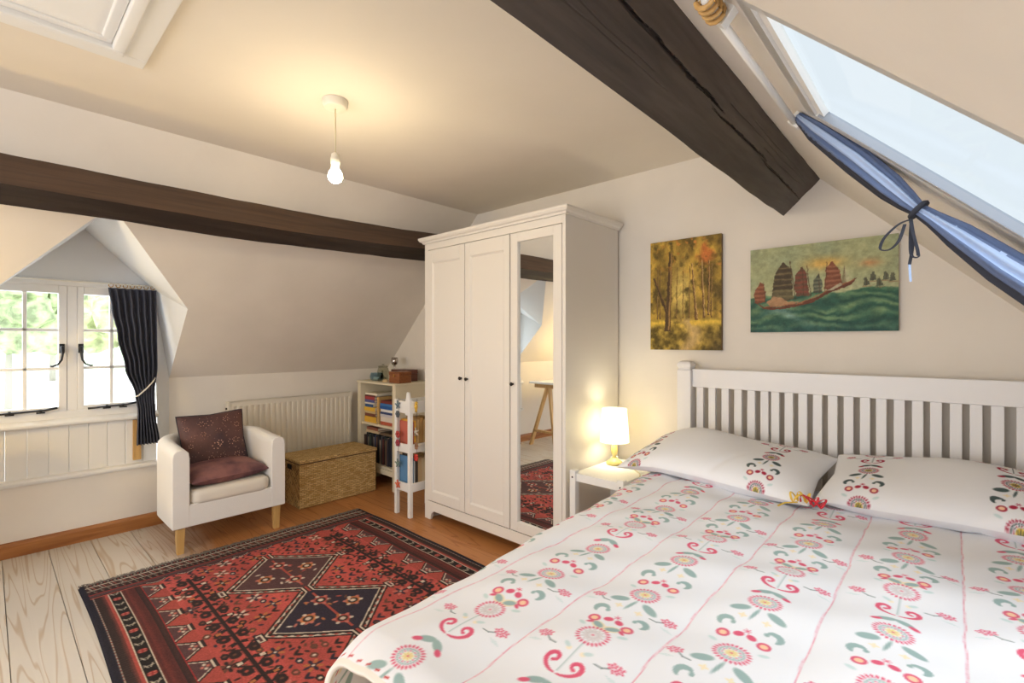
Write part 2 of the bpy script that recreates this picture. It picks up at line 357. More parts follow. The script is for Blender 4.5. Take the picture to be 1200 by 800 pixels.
class Cv:
    """a small painter working in metres on a numpy array"""
    def __init__(s, w, h, res, c, x0=0., y0=0.):
        s.w, s.h, s.res, s.x0, s.y0 = w, h, res, x0, y0
        s.nx, s.ny = int(round(w/res))+1, int(round(h/res))+1
        s.a = np.empty((s.ny, s.nx, 3)); s.a[:] = c
        s.xs = x0+np.linspace(0, w, s.nx); s.ys = y0+np.linspace(0, h, s.ny)
    def _win(s, xa, xb, ya, yb):
        i0 = max(0, int((xa-s.x0)/s.res)-1); i1 = min(s.nx, int((xb-s.x0)/s.res)+3)
        j0 = max(0, int((ya-s.y0)/s.res)-1); j1 = min(s.ny, int((yb-s.y0)/s.res)+3)
        if i0 >= i1 or j0 >= j1: return None
        X, Y = np.meshgrid(s.xs[i0:i1], s.ys[j0:j1]); return (slice(j0, j1), slice(i0, i1)), X, Y
    def _put(s, sl, al, c):
        al = np.clip(al, 0, 1)[..., None]; s.a[sl] = s.a[sl]*(1-al)+np.asarray(c, float)*al
    def ell(s, cx, cy, a, b, ang, c, op=1.):
        r = max(a, b); w = s._win(cx-r, cx+r, cy-r, cy+r)
        if w is None: return
        sl, X, Y = w; X = X-cx; Y = Y-cy; ca, sa = math.cos(ang), math.sin(ang)
        d = np.sqrt(((X*ca+Y*sa)/a)**2+((-X*sa+Y*ca)/b)**2)
        s._put(sl, ((1-d)*min(a, b)/s.res+.5)*op if op == 1 else np.clip((1-d)*min(a, b)/s.res+.5, 0, 1)*op, c)
    def disc(s, cx, cy, r, c, op=1.): s.ell(cx, cy, r, r, 0, c, op)
    def line(s, pts, w, c):
        for (x0, y0), (x1, y1) in zip(pts[:-1], pts[1:]):
            q = s._win(min(x0,x1)-w, max(x0,x1)+w, min(y0,y1)-w, max(y0,y1)+w)
            if q is None: continue
            sl, X, Y = q; dx, dy = x1-x0, y1-y0; l2 = dx*dx+dy*dy+1e-12
            t = np.clip(((X-x0)*dx+(Y-y0)*dy)/l2, 0, 1); d = np.hypot(X-x0-t*dx, Y-y0-t*dy)
            s._put(sl, (w/2-d)/s.res+.5, c)
    def poly(s, pts, c, op=1.):
        xs = [p[0] for p in pts]; ys = [p[1] for p in pts]; q = s._win(min(xs), max(xs), min(ys), max(ys))
        if q is None: return
        sl, X, Y = q; ins = np.zeros(X.shape, bool); n = len(pts)
        for i in range(n):
            x0, y0 = pts[i]; x1, y1 = pts[(i+1) % n]
            if y0 == y1: continue
            cr = ((Y >= min(y0, y1)) & (Y < max(y0, y1))) & (X < x0+(Y-y0)*(x1-x0)/(y1-y0)); ins ^= cr
        s._put(sl, ins*float(op), c)
    def rect(s, xa, xb, ya, yb, c): s.poly([(xa,ya),(xb,ya),(xb,yb),(xa,yb)], c)
def vnoise(ny, nx, sy, sx, oct=4):
    out = np.zeros((ny, nx)); amp = 1; tot = 0
    for k in range(oct):
        gy, gx = max(2, int(sy*2**k)+2), max(2, int(sx*2**k)+2); g = RNG.random((gy, gx))
        yy = np.linspace(0, gy-1.001, ny); xx = np.linspace(0, gx-1.001, nx); yi = yy.astype(int); xi = xx.astype(int)
        fy = (yy-yi)[:, None]; fx = (xx-xi)[None]; fy = fy*fy*(3-2*fy); fx = fx*fx*(3-2*fx)
        v = (g[yi][:, xi]*(1-fy)+g[yi+1][:, xi]*fy)*(1-fx)+(g[yi][:, xi+1]*(1-fy)+g[yi+1][:, xi+1]*fy)*fx
        out += v*amp; tot += amp; amp *= .5
    return out/tot

# ------------------------------------------------------------------ the room
GY = 2.583; NY = -2.3; CZ = 2.19; LX = -3.88; RX = .80
# floor boards (one mesh with real gaps)
fb = MB(); tints = []
edges = [NY]; y = .111-.19*13
while y < GY+.1:
    if y > NY+.02: edges.append(min(y, GY))
    y += .1875+random.uniform(-.006, .006)
if edges[-1] < GY: edges.append(GY)
for a, b in zip(edges[:-1], edges[1:]):
    fb.box(-4.02, RX, a+.0014, b-.0014, -.03, 0); tints += [random.random()]*6
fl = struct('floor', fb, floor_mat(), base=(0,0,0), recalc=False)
ca = fl.data.color_attributes.new('board', 'FLOAT_COLOR', 'CORNER')
for p in fl.data.polygons:
    for li in p.loop_indices: ca.data[li].color = (tints[p.index],)*3+(1,)
struct('floor_underside', MB().box(-4.0, RX, NY, GY, -.12, -.031), M['black'])['kind'] = 'structure'
# flat ceiling
struct('ceiling', MB().add([(-2.73,NY,CZ),(-.69,NY,CZ),(-.69,GY,CZ),(-2.73,GY,CZ)], [(0,1,2,3)]), M['ceiling'])
# gable wall and near wall
def gable(y): return [(-4.02,y,0),(RX,y,0),(RX,y,.70),(-.69,y,CZ),(-2.73,y,CZ),(-3.72,y,1.20),(-4.02,y,.90)]
struct('wall_back', MB().add(gable(GY), [tuple(range(7))]), M['plaster'])
struct('wall_near', MB().add(gable(NY), [tuple(range(7))]), M['plaster'])
# left slope with the dormer cut out
DA, DB, DK = -.045, .85, .42           # dormer edges and ridge along y
def ls(z): return z-4.92
KX = -3.965
def SL(y, z): return (ls(z), y, z)
KZ = .955
mb = MB()
def lq(y0, y1, zz=(KZ, CZ)):
    for z0, z1 in zip(zz[:-1], zz[1:]): mb.add([SL(y0,z0),SL(y1,z0),SL(y1,z1),SL(y0,z1)], [(0,1,2,3)])
lq(NY, DA); lq(DB, GY)
mb.add([SL(DA,1.385),SL(DK,1.872),SL(DB,1.406),SL(DB,CZ),SL(DA,CZ)], [(0,1,4),(1,3,4),(1,2,3)])
struct('wall_left_slope', mb, M['plaster'])
# knee walls
mb = MB(); mb.add([(KX,NY,0),(KX,DA,0),(KX,DA,KZ),(KX,NY,KZ)], [(0,1,2,3)]); mb.add([(KX,DB,0),(KX,GY,0),(KX,GY,KZ),(KX,DB,KZ)], [(0,1,2,3)])
for yq in (DA, DB): mb.add([(KX,yq,0),(LX,yq,0),(LX,yq,.40),(KX,yq,.40)], [(0,1,2,3)])
mb.add([(LX,DA,0),(LX,DB,0),(LX,DB,.40),(LX,DA,.40)], [(0,1,2,3)])
struct('wall_left', mb, M['plaster'])
# dormer cheeks, roof and gable
WX = -3.915; W0, W1 = -.075, .752; WZ = 1.55; AP = (WX, .41, 1.89)
mb = MB()
for yd, yw, zt in ((DA, W0, 1.385), (DB, W1, 1.406)):
    mb.add([SL(yd,zt),SL(yd,KZ),(KX,yd,.40),(WX-.02,yw+(.03 if yd>0 else -.03),.40),(WX,yw,WZ)], [(0,1,4),(1,2,3),(1,3,4)])
    mb.add([SL(yd,zt),SL(DK,1.872),AP,(WX,yw,WZ)], [(0,1,2),(0,2,3)])
mb.add([(WX,W0,WZ),AP,(WX,W1,WZ)], [(0,1,2)])
struct('wall_dormer', mb, M['dormer'])
# right slope with skylight cut out
SX0, SX1, SY0, SY1 = -.243, .52, .835, 1.338
def RS(x, y, n=0.): return (x+n*.7071, y, 1.5-x+n*.7071)
mb = MB()
for x0, x1, y0, y1 in ((-.69,SX0,NY,GY),(SX1,RX,NY,GY),(SX0,SX1,NY,SY0),(SX0,SX1,SY1,GY)):
    mb.add([RS(x0,y0),RS(x1,y0),RS(x1,y1),RS(x0,y1)], [(0,1,2,3)])
struct('wall_right_slope', mb, M['plaster'])
struct('wall_right', MB().add([(RX,NY,0),(RX,GY,0),(RX,GY,.70),(RX,NY,.70)], [(0,1,2,3)]), M['plaster'])
# skylight: lining, frame, pane
sky = MB()
def rsbox(mb, x0, x1, y0, y1, n0, n1):
    vs = [RS(x,y,n) for n in (n0,n1) for x,y in ((x0,y0),(x1,y0),(x1,y1),(x0,y1))]
    mb.add(vs, [(3,2,1,0),(4,5,6,7),(0,1,5,4),(1,2,6,5),(2,3,7,6),(3,0,4,7)])
rsbox(sky, SX0-.02, SX0, SY0, SY1, 0., .020); rsbox(sky, SX1, SX1+.02, SY0, SY1, 0., .020)
rsbox(sky, SX0-.02, SX1+.02, SY0-.02, SY0, 0., .020); rsbox(sky, SX0-.02, SX1+.02, SY1, SY1+.02, 0., .020)
s0 = struct('window_2', sky, M['gloss'])
sf = MB(); rsbox(sf, SX0, SX0+.014, SY0+.002, SY1-.002, .006, .0195); rsbox(sf, SX1-.03, SX1, SY0, SY1, .006, .0195)
obj('frame', sf, M['gloss'], s0)
sp = MB(); rsbox(sp, SX0+.01, SX1-.01, SY0+.005, SY1-.005, .0155, .018); obj('pane', sp, M['pane'], s0)

gk = MB(); rsbox(gk, SX0+.004, SX1, SY1-.003, SY1-.0002, .0005, .0195); obj('gasket', gk, M['gasket'], s0)

# skirting, ledge, panelling, sill
mb = MB(); pr = [(LX,.0),(LX+.020,.0),(LX+.020,.066),(LX+.014,.078),(LX,.084)]
mb.prism(pr, DA, DB); pr2 = [(a-LX+KX, b) for a, b in pr]; mb.prism(pr2, NY, DA); mb.prism(pr2, DB, GY); struct('baseboard_left', mb, M['skirt'])
mb = MB(); pr = [(LX-.02,.388),(LX+.012,.388),(LX+.016,.396),(LX+.034,.400),(LX+.036,.412),(LX+.03,.420),(LX-.03,.422)]
mb.prism(pr, DA-.03, DB-.02); struct('trim_1', mb, M['gloss'], smooth=False)
mb = MB()   # tongue-and-groove panelling under the window
yy = W0-.03
bx = LX-.022
while yy < .765:
    y1 = min(yy+.088, .768); mb.prism([(bx-.02,yy),(bx-.004,yy),(bx,yy+.004),(bx,y1-.004),(bx-.004,y1),(bx-.02,y1)], .41, .735, 'z'); yy = y1+.0008
struct('wall_panelling', mb, M['gloss'])
mb = MB(); pr = [(WX-.06,.712),(LX+.008,.706),(LX+.018,.714),(LX+.018,.726),(LX+.006,.738),(LX-.03,.752),(WX-.06,.76)]
mb.prism(pr, W0-.02, .772); struct('trim_2', mb, M['gloss'], bevel=.002)

# casement window
FX = LX-.03
mb = MB()
def ybox(mb, y0, y1, z0, z1, x0, x1): mb.box(x0, x1, y0, y1, z0, z1)
ybox(mb, W0-.01, W1+.01, 1.535, 1.572, FX-.07, FX+.02); ybox(mb, W0-.01, W1+.01, .745, .792, FX-.07, FX+.012)
ybox(mb, W0-.01, W0+.03, .745, 1.56, FX-.07, FX); ybox(mb, W1-.035, W1+.01, .745, 1.56, FX-.07, FX); ybox(mb, .328, .375, .745, 1.56, FX-.07, FX+.004)
win = struct('window_1', mb, M['gloss'], bevel=.004)
for k, (y0, y1) in enumerate(((W0+.03, .328), (.375, W1-.035))):
    c = MB(); z0, z1 = .79, 1.538
    sl = .036
    c.box(FX-.045, FX+.008, y0, y0+(.03 if k else sl), z0, z1); c.box(FX-.045, FX+.008, y1-sl, y1, z0, z1)
    a_ = y0+(.03 if k else sl); c.box(FX-.045, FX+.008, a_, y1-sl, z0, z0+.028); c.box(FX-.045, FX+.008, a_, y1-sl, z1-.048, z1)
    ym = .151 if k == 0 else .537
    c.box(FX-.032, FX-.004, ym-.009, ym+.009, z0, z1)
    for zb in (1.272, 1.044): c.box(FX-.032, FX-.004, y0, y1, zb-.009, zb+.009)
    cs = obj('casement', c, M['gloss'], win, bevel=.003)
    obj('pane', MB().box(FX-.022, FX-.018, y0+.01, y1-.01, z0+.01, z1-.01), M['pane'], cs)
    yh = .306 if k == 0 else .390; sg = -1 if k == 0 else 1
    h = MB(); h.box(FX+.006, FX+.016, yh-.012, yh+.012, 1.135, 1.19)
    h.tube([(FX+.014,yh,1.172),(FX+.035,yh,1.168),(FX+.04,yh+sg*.0,1.13),(FX+.04,yh+sg*.004,1.095),(FX+.04,yh+sg*.018,1.07),(FX+.04,yh+sg*.042,1.058),(FX+.04,yh+sg*.052,1.06)], [.008,.009,.007,.006,.005,.005,.006])
    obj('handle', h, M['iron'], cs, smooth=True)
    st = MB(); ya, yb = (.0, .285) if k == 0 else (.42, .66)
    st.tube([(FX+.03,ya,.797),(FX+.034,ya+.06,.801),(FX+.034,yb-.05,.806),(FX+.03,yb,.815)], [.007,.006,.006,.008])
    for q in (ya+.09, yb-.07):
        st.box(FX+.0, FX+.036, q-.018, q+.018, .788, .796); st.tube([(FX+.032,q,.79),(FX+.032,q,.812)], .006)
    obj('stay_bar', st, M['iron'], cs, smooth=True)

# ------------------------------------------------------------------ beams
def beam(name, label, sec, mats, lift, y0, y1, crackface=None):
    """sec: corner points (x,z) in order along the visible faces"""
    root = thing(name, label, 'beam', (sec[1][0], (y0+y1)/2, sec[1][1]))
    return root
def wob(y, k, a=.006): return a*(mn.noise(Vector((y*1.7, k*7.3, 1.1)))+.5*mn.noise(Vector((y*6.1, k*3.1, 4.2))))
# left purlin: faces A-B (upper, light painted in), B-C (shade painted in), C-D (under, same)
def lift(y): return .0 if y < 1.2 else .032*((y-1.2)/1.1)**1.3
bl = thing('ceiling_beam', 'long dark brown beam across the left sloping ceiling above the dormer', 'beam', (-2.85, 1.0, 1.8))
secL = [(-2.93,1.99),(-2.800,1.836),(-2.874,1.766),(-3.02,1.90)]
def face(pa, pb, ka, kb, nu, ny, y0, y1, fn=None):
    def f(u, v):
        y = y0+(y1-y0)*v; l = lift(y) if fn is None else 0.
        ax, az = pa[0]+wob(y,ka)+l, pa[1]+wob(y,ka+5)+l; b0, b1 = pb[0]+wob(y,kb)+l, pb[1]+wob(y,kb+5)+l
        p = Vector((ax+(b0-ax)*u, y, az+(b1-az)*u))
        n = Vector((-(b1-az), 0, b0-ax)).normalized()
        p += n*(.004*mn.noise(Vector((u*3+ka, y*2.2, 3)))+.0015*mn.noise(Vector((u*14, y*9, ka))))
        if fn: p += n*fn(u, y)
        return tuple(p)
    return MB().grid(f, nu, ny)
obj('upper_face', face(secL[0], secL[1], 0, 1, 6, 220, NY, GY), M['beamlit'], bl, smooth=True)['label'] = 'upper face coloured lighter brown as if lit'
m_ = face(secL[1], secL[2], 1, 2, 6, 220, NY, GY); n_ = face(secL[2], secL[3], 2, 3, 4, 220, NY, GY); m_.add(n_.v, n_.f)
obj('lower_face', m_, M['beamshaded'], bl, smooth=False)
# right purlin
br_ = thing('ceiling_beam', 'massive cracked dark beam crossing overhead beside the skylight', 'beam', (-.55, 1.0, 1.8))
crack = [(.55,.66),(.874,.66),(1.044,.655),(1.109,.64),(1.263,.63),(1.44,.62),(1.50,.62)]
crack2 = [(1.42,.56),(1.55,.555),(1.70,.56),(1.89,.555),(2.0,.55)]
crack3 = [(1.95,.52),(2.15,.5),(2.3,.5),(2.45,.47),(2.58,.45)]
def crk(u, y):
    d = 0.
    for c, wd, dp in ((crack,.022,.030),(crack2,.016,.02),(crack3,.014,.016)):
        if c[0][0] <= y <= c[-1][0]:
            for (a, ua), (b, ub) in zip(c[:-1], c[1:]):
                if a <= y <= b:
                    uc = ua+(ub-ua)*(y-a)/(b-a)+.022*mn.noise(Vector((y*9, 2, 0)))+.012*mn.noise(Vector((y*31, 5, 0)))
                    ends = min(1, (y-c[0][0])*6+.1, (c[-1][0]-y)*6+.1); ww = wd*ends*(1+.5*mn.noise(Vector((y*14, 9, 0))))
                    t = abs(u-uc)/max(ww, .003)
                    if t < 1: d = max(d, dp*(1-t))
    for k, (uu, a, b) in enumerate(((.75,1.5,2.5),(.66,1.9,2.55),(.82,1.7,2.4),(.35,.7,1.2),(.42,.6,1.1))):
        if a < y < b:
            uc = uu+.03*mn.noise(Vector((y*5, k*3.3, 0))); t = abs(u-uc)/.008
            if t < 1: d = max(d, .004*(1-t))
    return d
secR = [(-.602,1.805),(-.452,1.952)]
lowR = face(secR[0], secR[1], 11, 12, 150, 420, -.6, GY, fn=crk)
lr = obj('lower_face', lowR, M['beam'], br_, smooth=True, recalc=False)
lr.data.materials.append(M['crack'])
for p in lr.data.polygons:
    c = p.center+Vector(br_.location); u = (c.x-secR[0][0])/.15
    if crk(u, c.y) > .008: p.material_index = 1
oth = MB(); oth.prism([(-.604,1.808),(-.70,1.904),(-.70,2.21),(-.5,2.1),(-.448,1.956),(-.46,1.975)], -.6, GY-.001)
obj('side_face', oth, M['beam'], br_)
obj('near_length', MB().prism([(-.602,1.805),(-.452,1.952),(-.5,2.1),(-.70,2.21),(-.70,1.904)], NY, -.6), M['beam'], br_)

# ------------------------------------------------------------------ loft hatch in the flat ceiling
HX, HY = -2.10, .345     # visible corner
ht = thing('loft_hatch', 'white moulded loft hatch set in the flat ceiling', 'hatch', (-1.65, -.1, CZ))
def hring(o, i, z0, z1, mb):
    x0, x1, y0, y1 = HX+o, -1.15-o, -.55+o, HY-o; a0, a1, b0, b1 = HX+i, -1.15-i, -.55+i, HY-i
    mb.box(x0, a0, y0, y1, z0, z1); mb.box(a1, x1, y0, y1, z0, z1); mb.box(a0, a1, y0, b0, z0, z1); mb.box(a0, a1, b1, y1, z0, z1)
mb = MB(); hring(-.035, .03, CZ-.017, CZ-.001, mb); obj('architrave', mb, M['gloss'], ht, bevel=.004)
mb = MB(); hring(.03, .065, CZ-.030, CZ-.001, mb); hring(.065, .095, CZ-.014, CZ-.001, mb); obj('moulding', mb, M['gloss'], ht, bevel=.006)
obj('hatch_panel', MB().box(HX+.094, -1.244, -.456, HY-.094, CZ-.006, CZ-.001), M['gloss'], ht)

# ------------------------------------------------------------------ pendant lamp
px, py = -1.868, .968
pt = thing('pendant_light', 'lit bare bulb hanging from a ceiling rose on a thin flex', 'ceiling light', (px, py, CZ))
obj('ceiling_rose', MB().lathe((px,py,CZ-.034), [(.02,0),(.043,.003),(.05,.014),(.051,.034)], 28), M['rose'], pt, smooth=True, bevel=.002)
obj('flex', MB().tube([(px,py,CZ-.03),(px+.001,py,2.06),(px,py,1.965)], .0028), M['cord'], pt, smooth=True)
obj('lamp_holder', MB().lathe((px,py,1.918), [(.016,0),(.0165,.012),(.0185,.014),(.0185,.036),(.017,.038),(.016,.052),(.008,.058)], 20), M['rose'], pt, smooth=True)
obj('bulb', MB().lathe((px,py,1.852), [(.001,0),(.014,.003),(.024,.011),(.029,.025),(.027,.040),(.019,.054),(.014,.062),(.013,.07)], 20), M['bulb'], pt, smooth=True)
light('pendant_glow', 'POINT', (px, py, 1.835), 6, (1, .80, .48), rad=.05)

# ------------------------------------------------------------------ wardrobe
X0, X1, Y0, Y1 = -2.674, -1.486, 2.035, 2.565
wd = thing('wardrobe', 'tall white three-door wardrobe with a mirrored right door', 'wardrobe', ((X0+X1)/2, 2.3, 0))
mb = MB(); mb.box(X0, X0+.037, Y0, Y1, .0, 1.868); mb.box(X1-.022, X1, Y0, Y1, .0, 1.868); mb.box(X0+.037, X1-.022, Y0+.02, Y1, .10, .125)
mb.box(X0+.037, X1-.022, Y0, Y1, 1.824, 1.868); mb.box(X0+.037, X1-.022, Y1-.012, Y1, .1, 1.83); mb.box(-1.878, -1.872, Y0+.002, Y1, .12, 1.83)
obj('carcass', mb, M['wardrobe'], wd, bevel=.002)
mb = MB(); mb.box(X0+.0372, X1-.0222, Y0-.001, Y0+.018, .062, .1245)
mb.prism([(X0+.037,.062),(X0+.037,.0),(X0+.06,.0),(X0+.075,.045),(X0+.10,.062)], Y0-.001, Y0+.018)
mb.prism([(X1-.022,.062),(X1-.10,.062),(X1-.075,.045),(X1-.06,0),(X1-.022,0)], Y0-.001, Y0+.018)
obj('plinth', mb, M['wardrobe'], wd)
cor = [(0,1.868),(.010,1.868),(.014,1.878),(.026,1.884),(.033,1.896),(.033,1.907),(0,1.91)]
mb = MB(); vs = []; n = len(cor)
for o, z in cor: vs += [(X0-o,Y1,z),(X0-o,Y0-o,z),(X1+o,Y0-o,z),(X1+o,Y1,z)]
fs = [(i*4+j, i*4+j+1, (i+1)*4+j+1, (i+1)*4+j) for i in range(n-1) for j in range(3)]
mb.add(vs, fs); mb.add([vs[24],vs[25],vs[26],vs[27]], [(0,1,2,3)])
obj('cornice', mb, M['wardrobe'], wd)
def door(x0, x1, mirror=False):
    z0, z1 = .130, 1.820; F = Y0-.004; B = Y0+.014; s = .046; mb = MB()
    mz0, mz1 = (.185, 1.768) if mirror else (.195, 1.735)
    if mirror: sL, sR = .052, .056
    else: sL = sR = s
    mb.box(x0, x0+sL, F, B, z0, z1); mb.box(x1-sR, x1, F, B, z0, z1); mb.box(x0+sL, x1-sR, F, B, z0, mz0); mb.box(x0+sL, x1-sR, F, B, mz1, z1)
    d = obj('door', mb, M['wardrobe'], wd, bevel=.002)
    a0, a1 = x0+sL, x1-sR
    if mirror:
        obj('mirror', MB().prism([(a0,F+.0135),(a1,F+.0065),(a1,F+.0175),(a0,F+.0175)], mz0, mz1, 'z'), M['mirror'], d)   # the glass sits very slightly askew
        d['label'] = 'door with a tall mirror'
    else:
        g = MB(); g.box(a0, a1, F+.010, F+.012, mz0, mz1)
        b = .010   # bevelled bead round the panel
        for (p, q, r, t) in (((a0,mz0),(a1,mz0),(a1-b,mz0+b),(a0+b,mz0+b)), ((a0,mz1),(a1,mz1),(a1-b,mz1-b),(a0+b,mz1-b)), ((a0,mz0),(a0,mz1),(a0+b,mz1-b),(a0+b,mz0+b)), ((a1,mz0),(a1,mz1),(a1-b,mz1-b),(a1-b,mz0+b))):
            g.add([(p[0],F+.001,p[1]),(q[0],F+.001,q[1]),(r[0],F+.0098,r[1]),(t[0],F+.0098,t[1])], [(0,1,2,3)])
        obj('panel', g, M['wardrobe'], d)
    return d
def knob(d, x, z):
    obj('knob', MB().lathe((0,0,0), [(.006,0),(.005,.008),(.010,.013),(.011,.019),(.007,.023),(.001,.024)], 14).xf(Matrix.Translation((x,Y0-.004,z)) @ Matrix.Rotation(PI/2, 4, 'X')), M['knob'], d, smooth=True)
d1 = door(-2.635, -2.266); d2 = door(-2.261, -1.881); d3 = door(-1.871, -1.509, True)
knob(d1, -2.293, .972); knob(d2, -2.236, .970); knob(d3, -1.852, .962)

# ------------------------------------------------------------------ radiator
rd = thing('radiator', 'long cream panel radiator on the low wall under the slope', 'radiator', (KX+.05, 1.65, .16))
y0, y1, z0, z1 = 1.195, 2.165, .16, .762; x0, x1 = KX+.03, KX+.08
pts = [(x0,y0)]; n = 24; p = (y1-y0)/n
for i in range(n):
    a = y0+i*p; pts += [(x1-.013,a+p*.0),(x1-.013,a+p*.22),(x1,a+p*.38),(x1,a+p*.84),(x1-.013,a+p*.98)]
pts += [(x1-.013,y1),(x0,y1)]
mb = MB(); mb.prism(pts, z0+.035, z1-.035, 'z'); mb.box(x0, x1-.004, y0, y1, z0, z0+.036); mb.box(x0, x1-.004, y0, y1, z1-.036, z1-.004)
obj('panel', mb, M['rad'], rd)
mb = MB(); mb.box(x0-.008, x1+.002, y0-.004, y0+.012, z1-.06, z1); mb.box(x0-.008, x1+.002, y1-.012, y1+.004, z1-.06, z1)
for i in range(48): mb.box(x0, x1, y0+.014+i*(y1-y0-.03)/48, y0+.024+i*(y1-y0-.03)/48, z1-.004, z1)
mb.box(x0, x0+.004, y0, y1, z1-.006, z1); mb.box(x1-.004, x1, y0, y1, z1-.012, z1+.001)
obj('top_grille', mb, M['rad'], rd)
obj('bleed_valve', MB().tube([(x1-.03,y0-.012,z1-.05),(x1-.03,y0+.002,z1-.05)], .008), M['knob'], rd)
for yy in (y0+.15, y1-.15): obj('wall_bracket', MB().box(KX+.001, x0, yy-.02, yy+.02, z0+.06, z1-.08), M['rad'], rd)

# ------------------------------------------------------------------ armchair
def rbox(x0, x1, y0, y1, z0, z1, r, n=6, R_=.09):
    mb = MB(); vs = []; rings = []
    prof = [(r, z0)]+[(r-r*math.sin(k*PI/2/n), z0+r-r*math.cos(k*PI/2/n)) for k in range(1, n+1)]+[(r-r*math.cos(k*PI/2/n), z1-r+r*math.sin(k*PI/2/n)) for k in range(0, n+1)]
    for ins, z in prof:
        ring = []
        for cx, cy, a0 in ((x1-R_,y1-R_,0),(x0+R_,y1-R_,PI/2),(x0+R_,y0+R_,PI),(x1-R_,y0+R_,1.5*PI)):
            for k in range(7): a = a0+k*PI/12; ring.append((cx+(R_-ins)*math.cos(a), cy+(R_-ins)*math.sin(a), z))
        rings.append(ring)
    n_ = len(rings[0])
    for rg in rings: vs += rg
    fs = [(i*n_+j, i*n_+(j+1) % n_, (i+1)*n_+(j+1) % n_, (i+1)*n_+j) for i in range(len(rings)-1) for j in range(n_)]+[tuple(range(n_))[::-1], tuple(range((len(rings)-1)*n_, len(rings)*n_))]
    return mb.add(vs, fs)
ax0, ax1, ay0, ay1 = -3.80, -3.20, .70, 1.315
ac = thing('armchair', 'white slipcovered tub armchair on light wooden legs', 'armchair', (-3.5, 1.0, 0))
path = []; r = .23; th = .085
path.append((ax1, ay0+th/2))
path += [(ax1-.18, ay0+th/2)]
for k in range(13):
    a = -PI/2-k*(PI/2)/12; path.append((ax0+th/2+r+r*math.cos(a), ay0+th/2+r+r*math.sin(a)))
for k in range(13):
    a = PI-k*(PI/2)/12; path.append((ax0+th/2+r+r*math.cos(a), ay1-th/2-r+r*math.sin(a)))
path += [(ax1-.18, ay1-th/2), (ax1, ay1-th/2)]
zb = .150
prof = [(-.5,zb),(-.5,.30),(-.5,.54),(-.44,.572),(-.25,.588),(0,.592),(.25,.588),(.44,.572),(.5,.54),(.5,.30),(.5,zb)]
def shell(path, prof, th, topf):
    mb = MB(); vs = []; n = len(path); m = len(prof)
    for i, (x, y) in enumerate(path):
        a = Vector(path[min(i+1,n-1)])-Vector(path[max(i-1,0)]); a.normalize(); nn = Vector((a.y, -a.x))
        for q, z in prof: vs.append((x+nn.x*q*th, y+nn.y*q*th, z+(topf(x, y) if z > .4 else 0)))
    fs = [(i*m+j, i*m+j+1, (i+1)*m+j+1, (i+1)*m+j) for i in range(n-1) for j in range(m-1)]
    fs += [(i*m, (i+1)*m, (i+1)*m+m-1, i*m+m-1) for i in range(n-1)]
    fs += [tuple(range(m)), tuple(range((n-1)*m, n*m))[::-1]]
    return mb.add(vs, fs)
tub = shell(path, prof, th, lambda x, y: .022*max(0, min(1, (-3.25-x)/.35)))
tub.box(ax1-.055, ax1-.002, ay0+th-.01, ay1-th+.01, zb, .275)
tub.box(ax0+.05, ax1-.05, ay0+th-.02, ay1-th+.02, zb, .20)
obj('tub_shell', tub, M['chair'], ac, bevel=.006, seg=3)
pp = [(ax1+.001, ay0+th*.5-.038, zb+.01)]
def puff(cx, cy, w, d, z0, z1, n=20, corner=.16, dome=.5):
    def top(u, v):
        a, b = 2*u-1, 2*v-1; e = max(0, 1-abs(a)**7)*max(0, 1-abs(b)**7); k = 1-corner*(abs(a)*abs(b))**3*.35
        return (cx+a*w/2*k, cy+b*d/2*k, (z0+z1)/2+(z1-z0)/2*e**.4*(.85+.15*(1-a*a)*(1-b*b)))
    def bot(u, v):
        p = top(u, v); return (p[0], p[1], z0+z1-p[2])
    mb = MB().grid(top, n, n); mb.add(*(lambda q: (q.v, q.f))(MB().grid(bot, n, n, True))); return mb
obj('seat_cushion', rbox(-3.715, -3.192, .787, 1.228, .262, .350, .032, R_=.06), M['seat'], ac, smooth=True)['label'] = 'cream seat cushion'
for x, y in ((ax1-.035, ay0+.045), (ax1-.035, ay1-.045), (ax0+.06, ay0+.13), (ax0+.06, ay1-.13)):
    mb = MB(); s0_, s1_ = .021, .016
    mb.add([(x+i*s1_,y+j*s1_,0) for i,j in ((-1,-1),(1,-1),(1,1),(-1,1))]+[(x+i*s0_,y+j*s0_,zb) for i,j in ((-1,-1),(1,-1),(1,1),(-1,1))], [(3,2,1,0),(4,5,6,7),(0,1,5,4),(1,2,6,5),(2,3,7,6),(3,0,4,7)])
    obj('leg', mb, M['lightwood'], ac, bevel=.002)
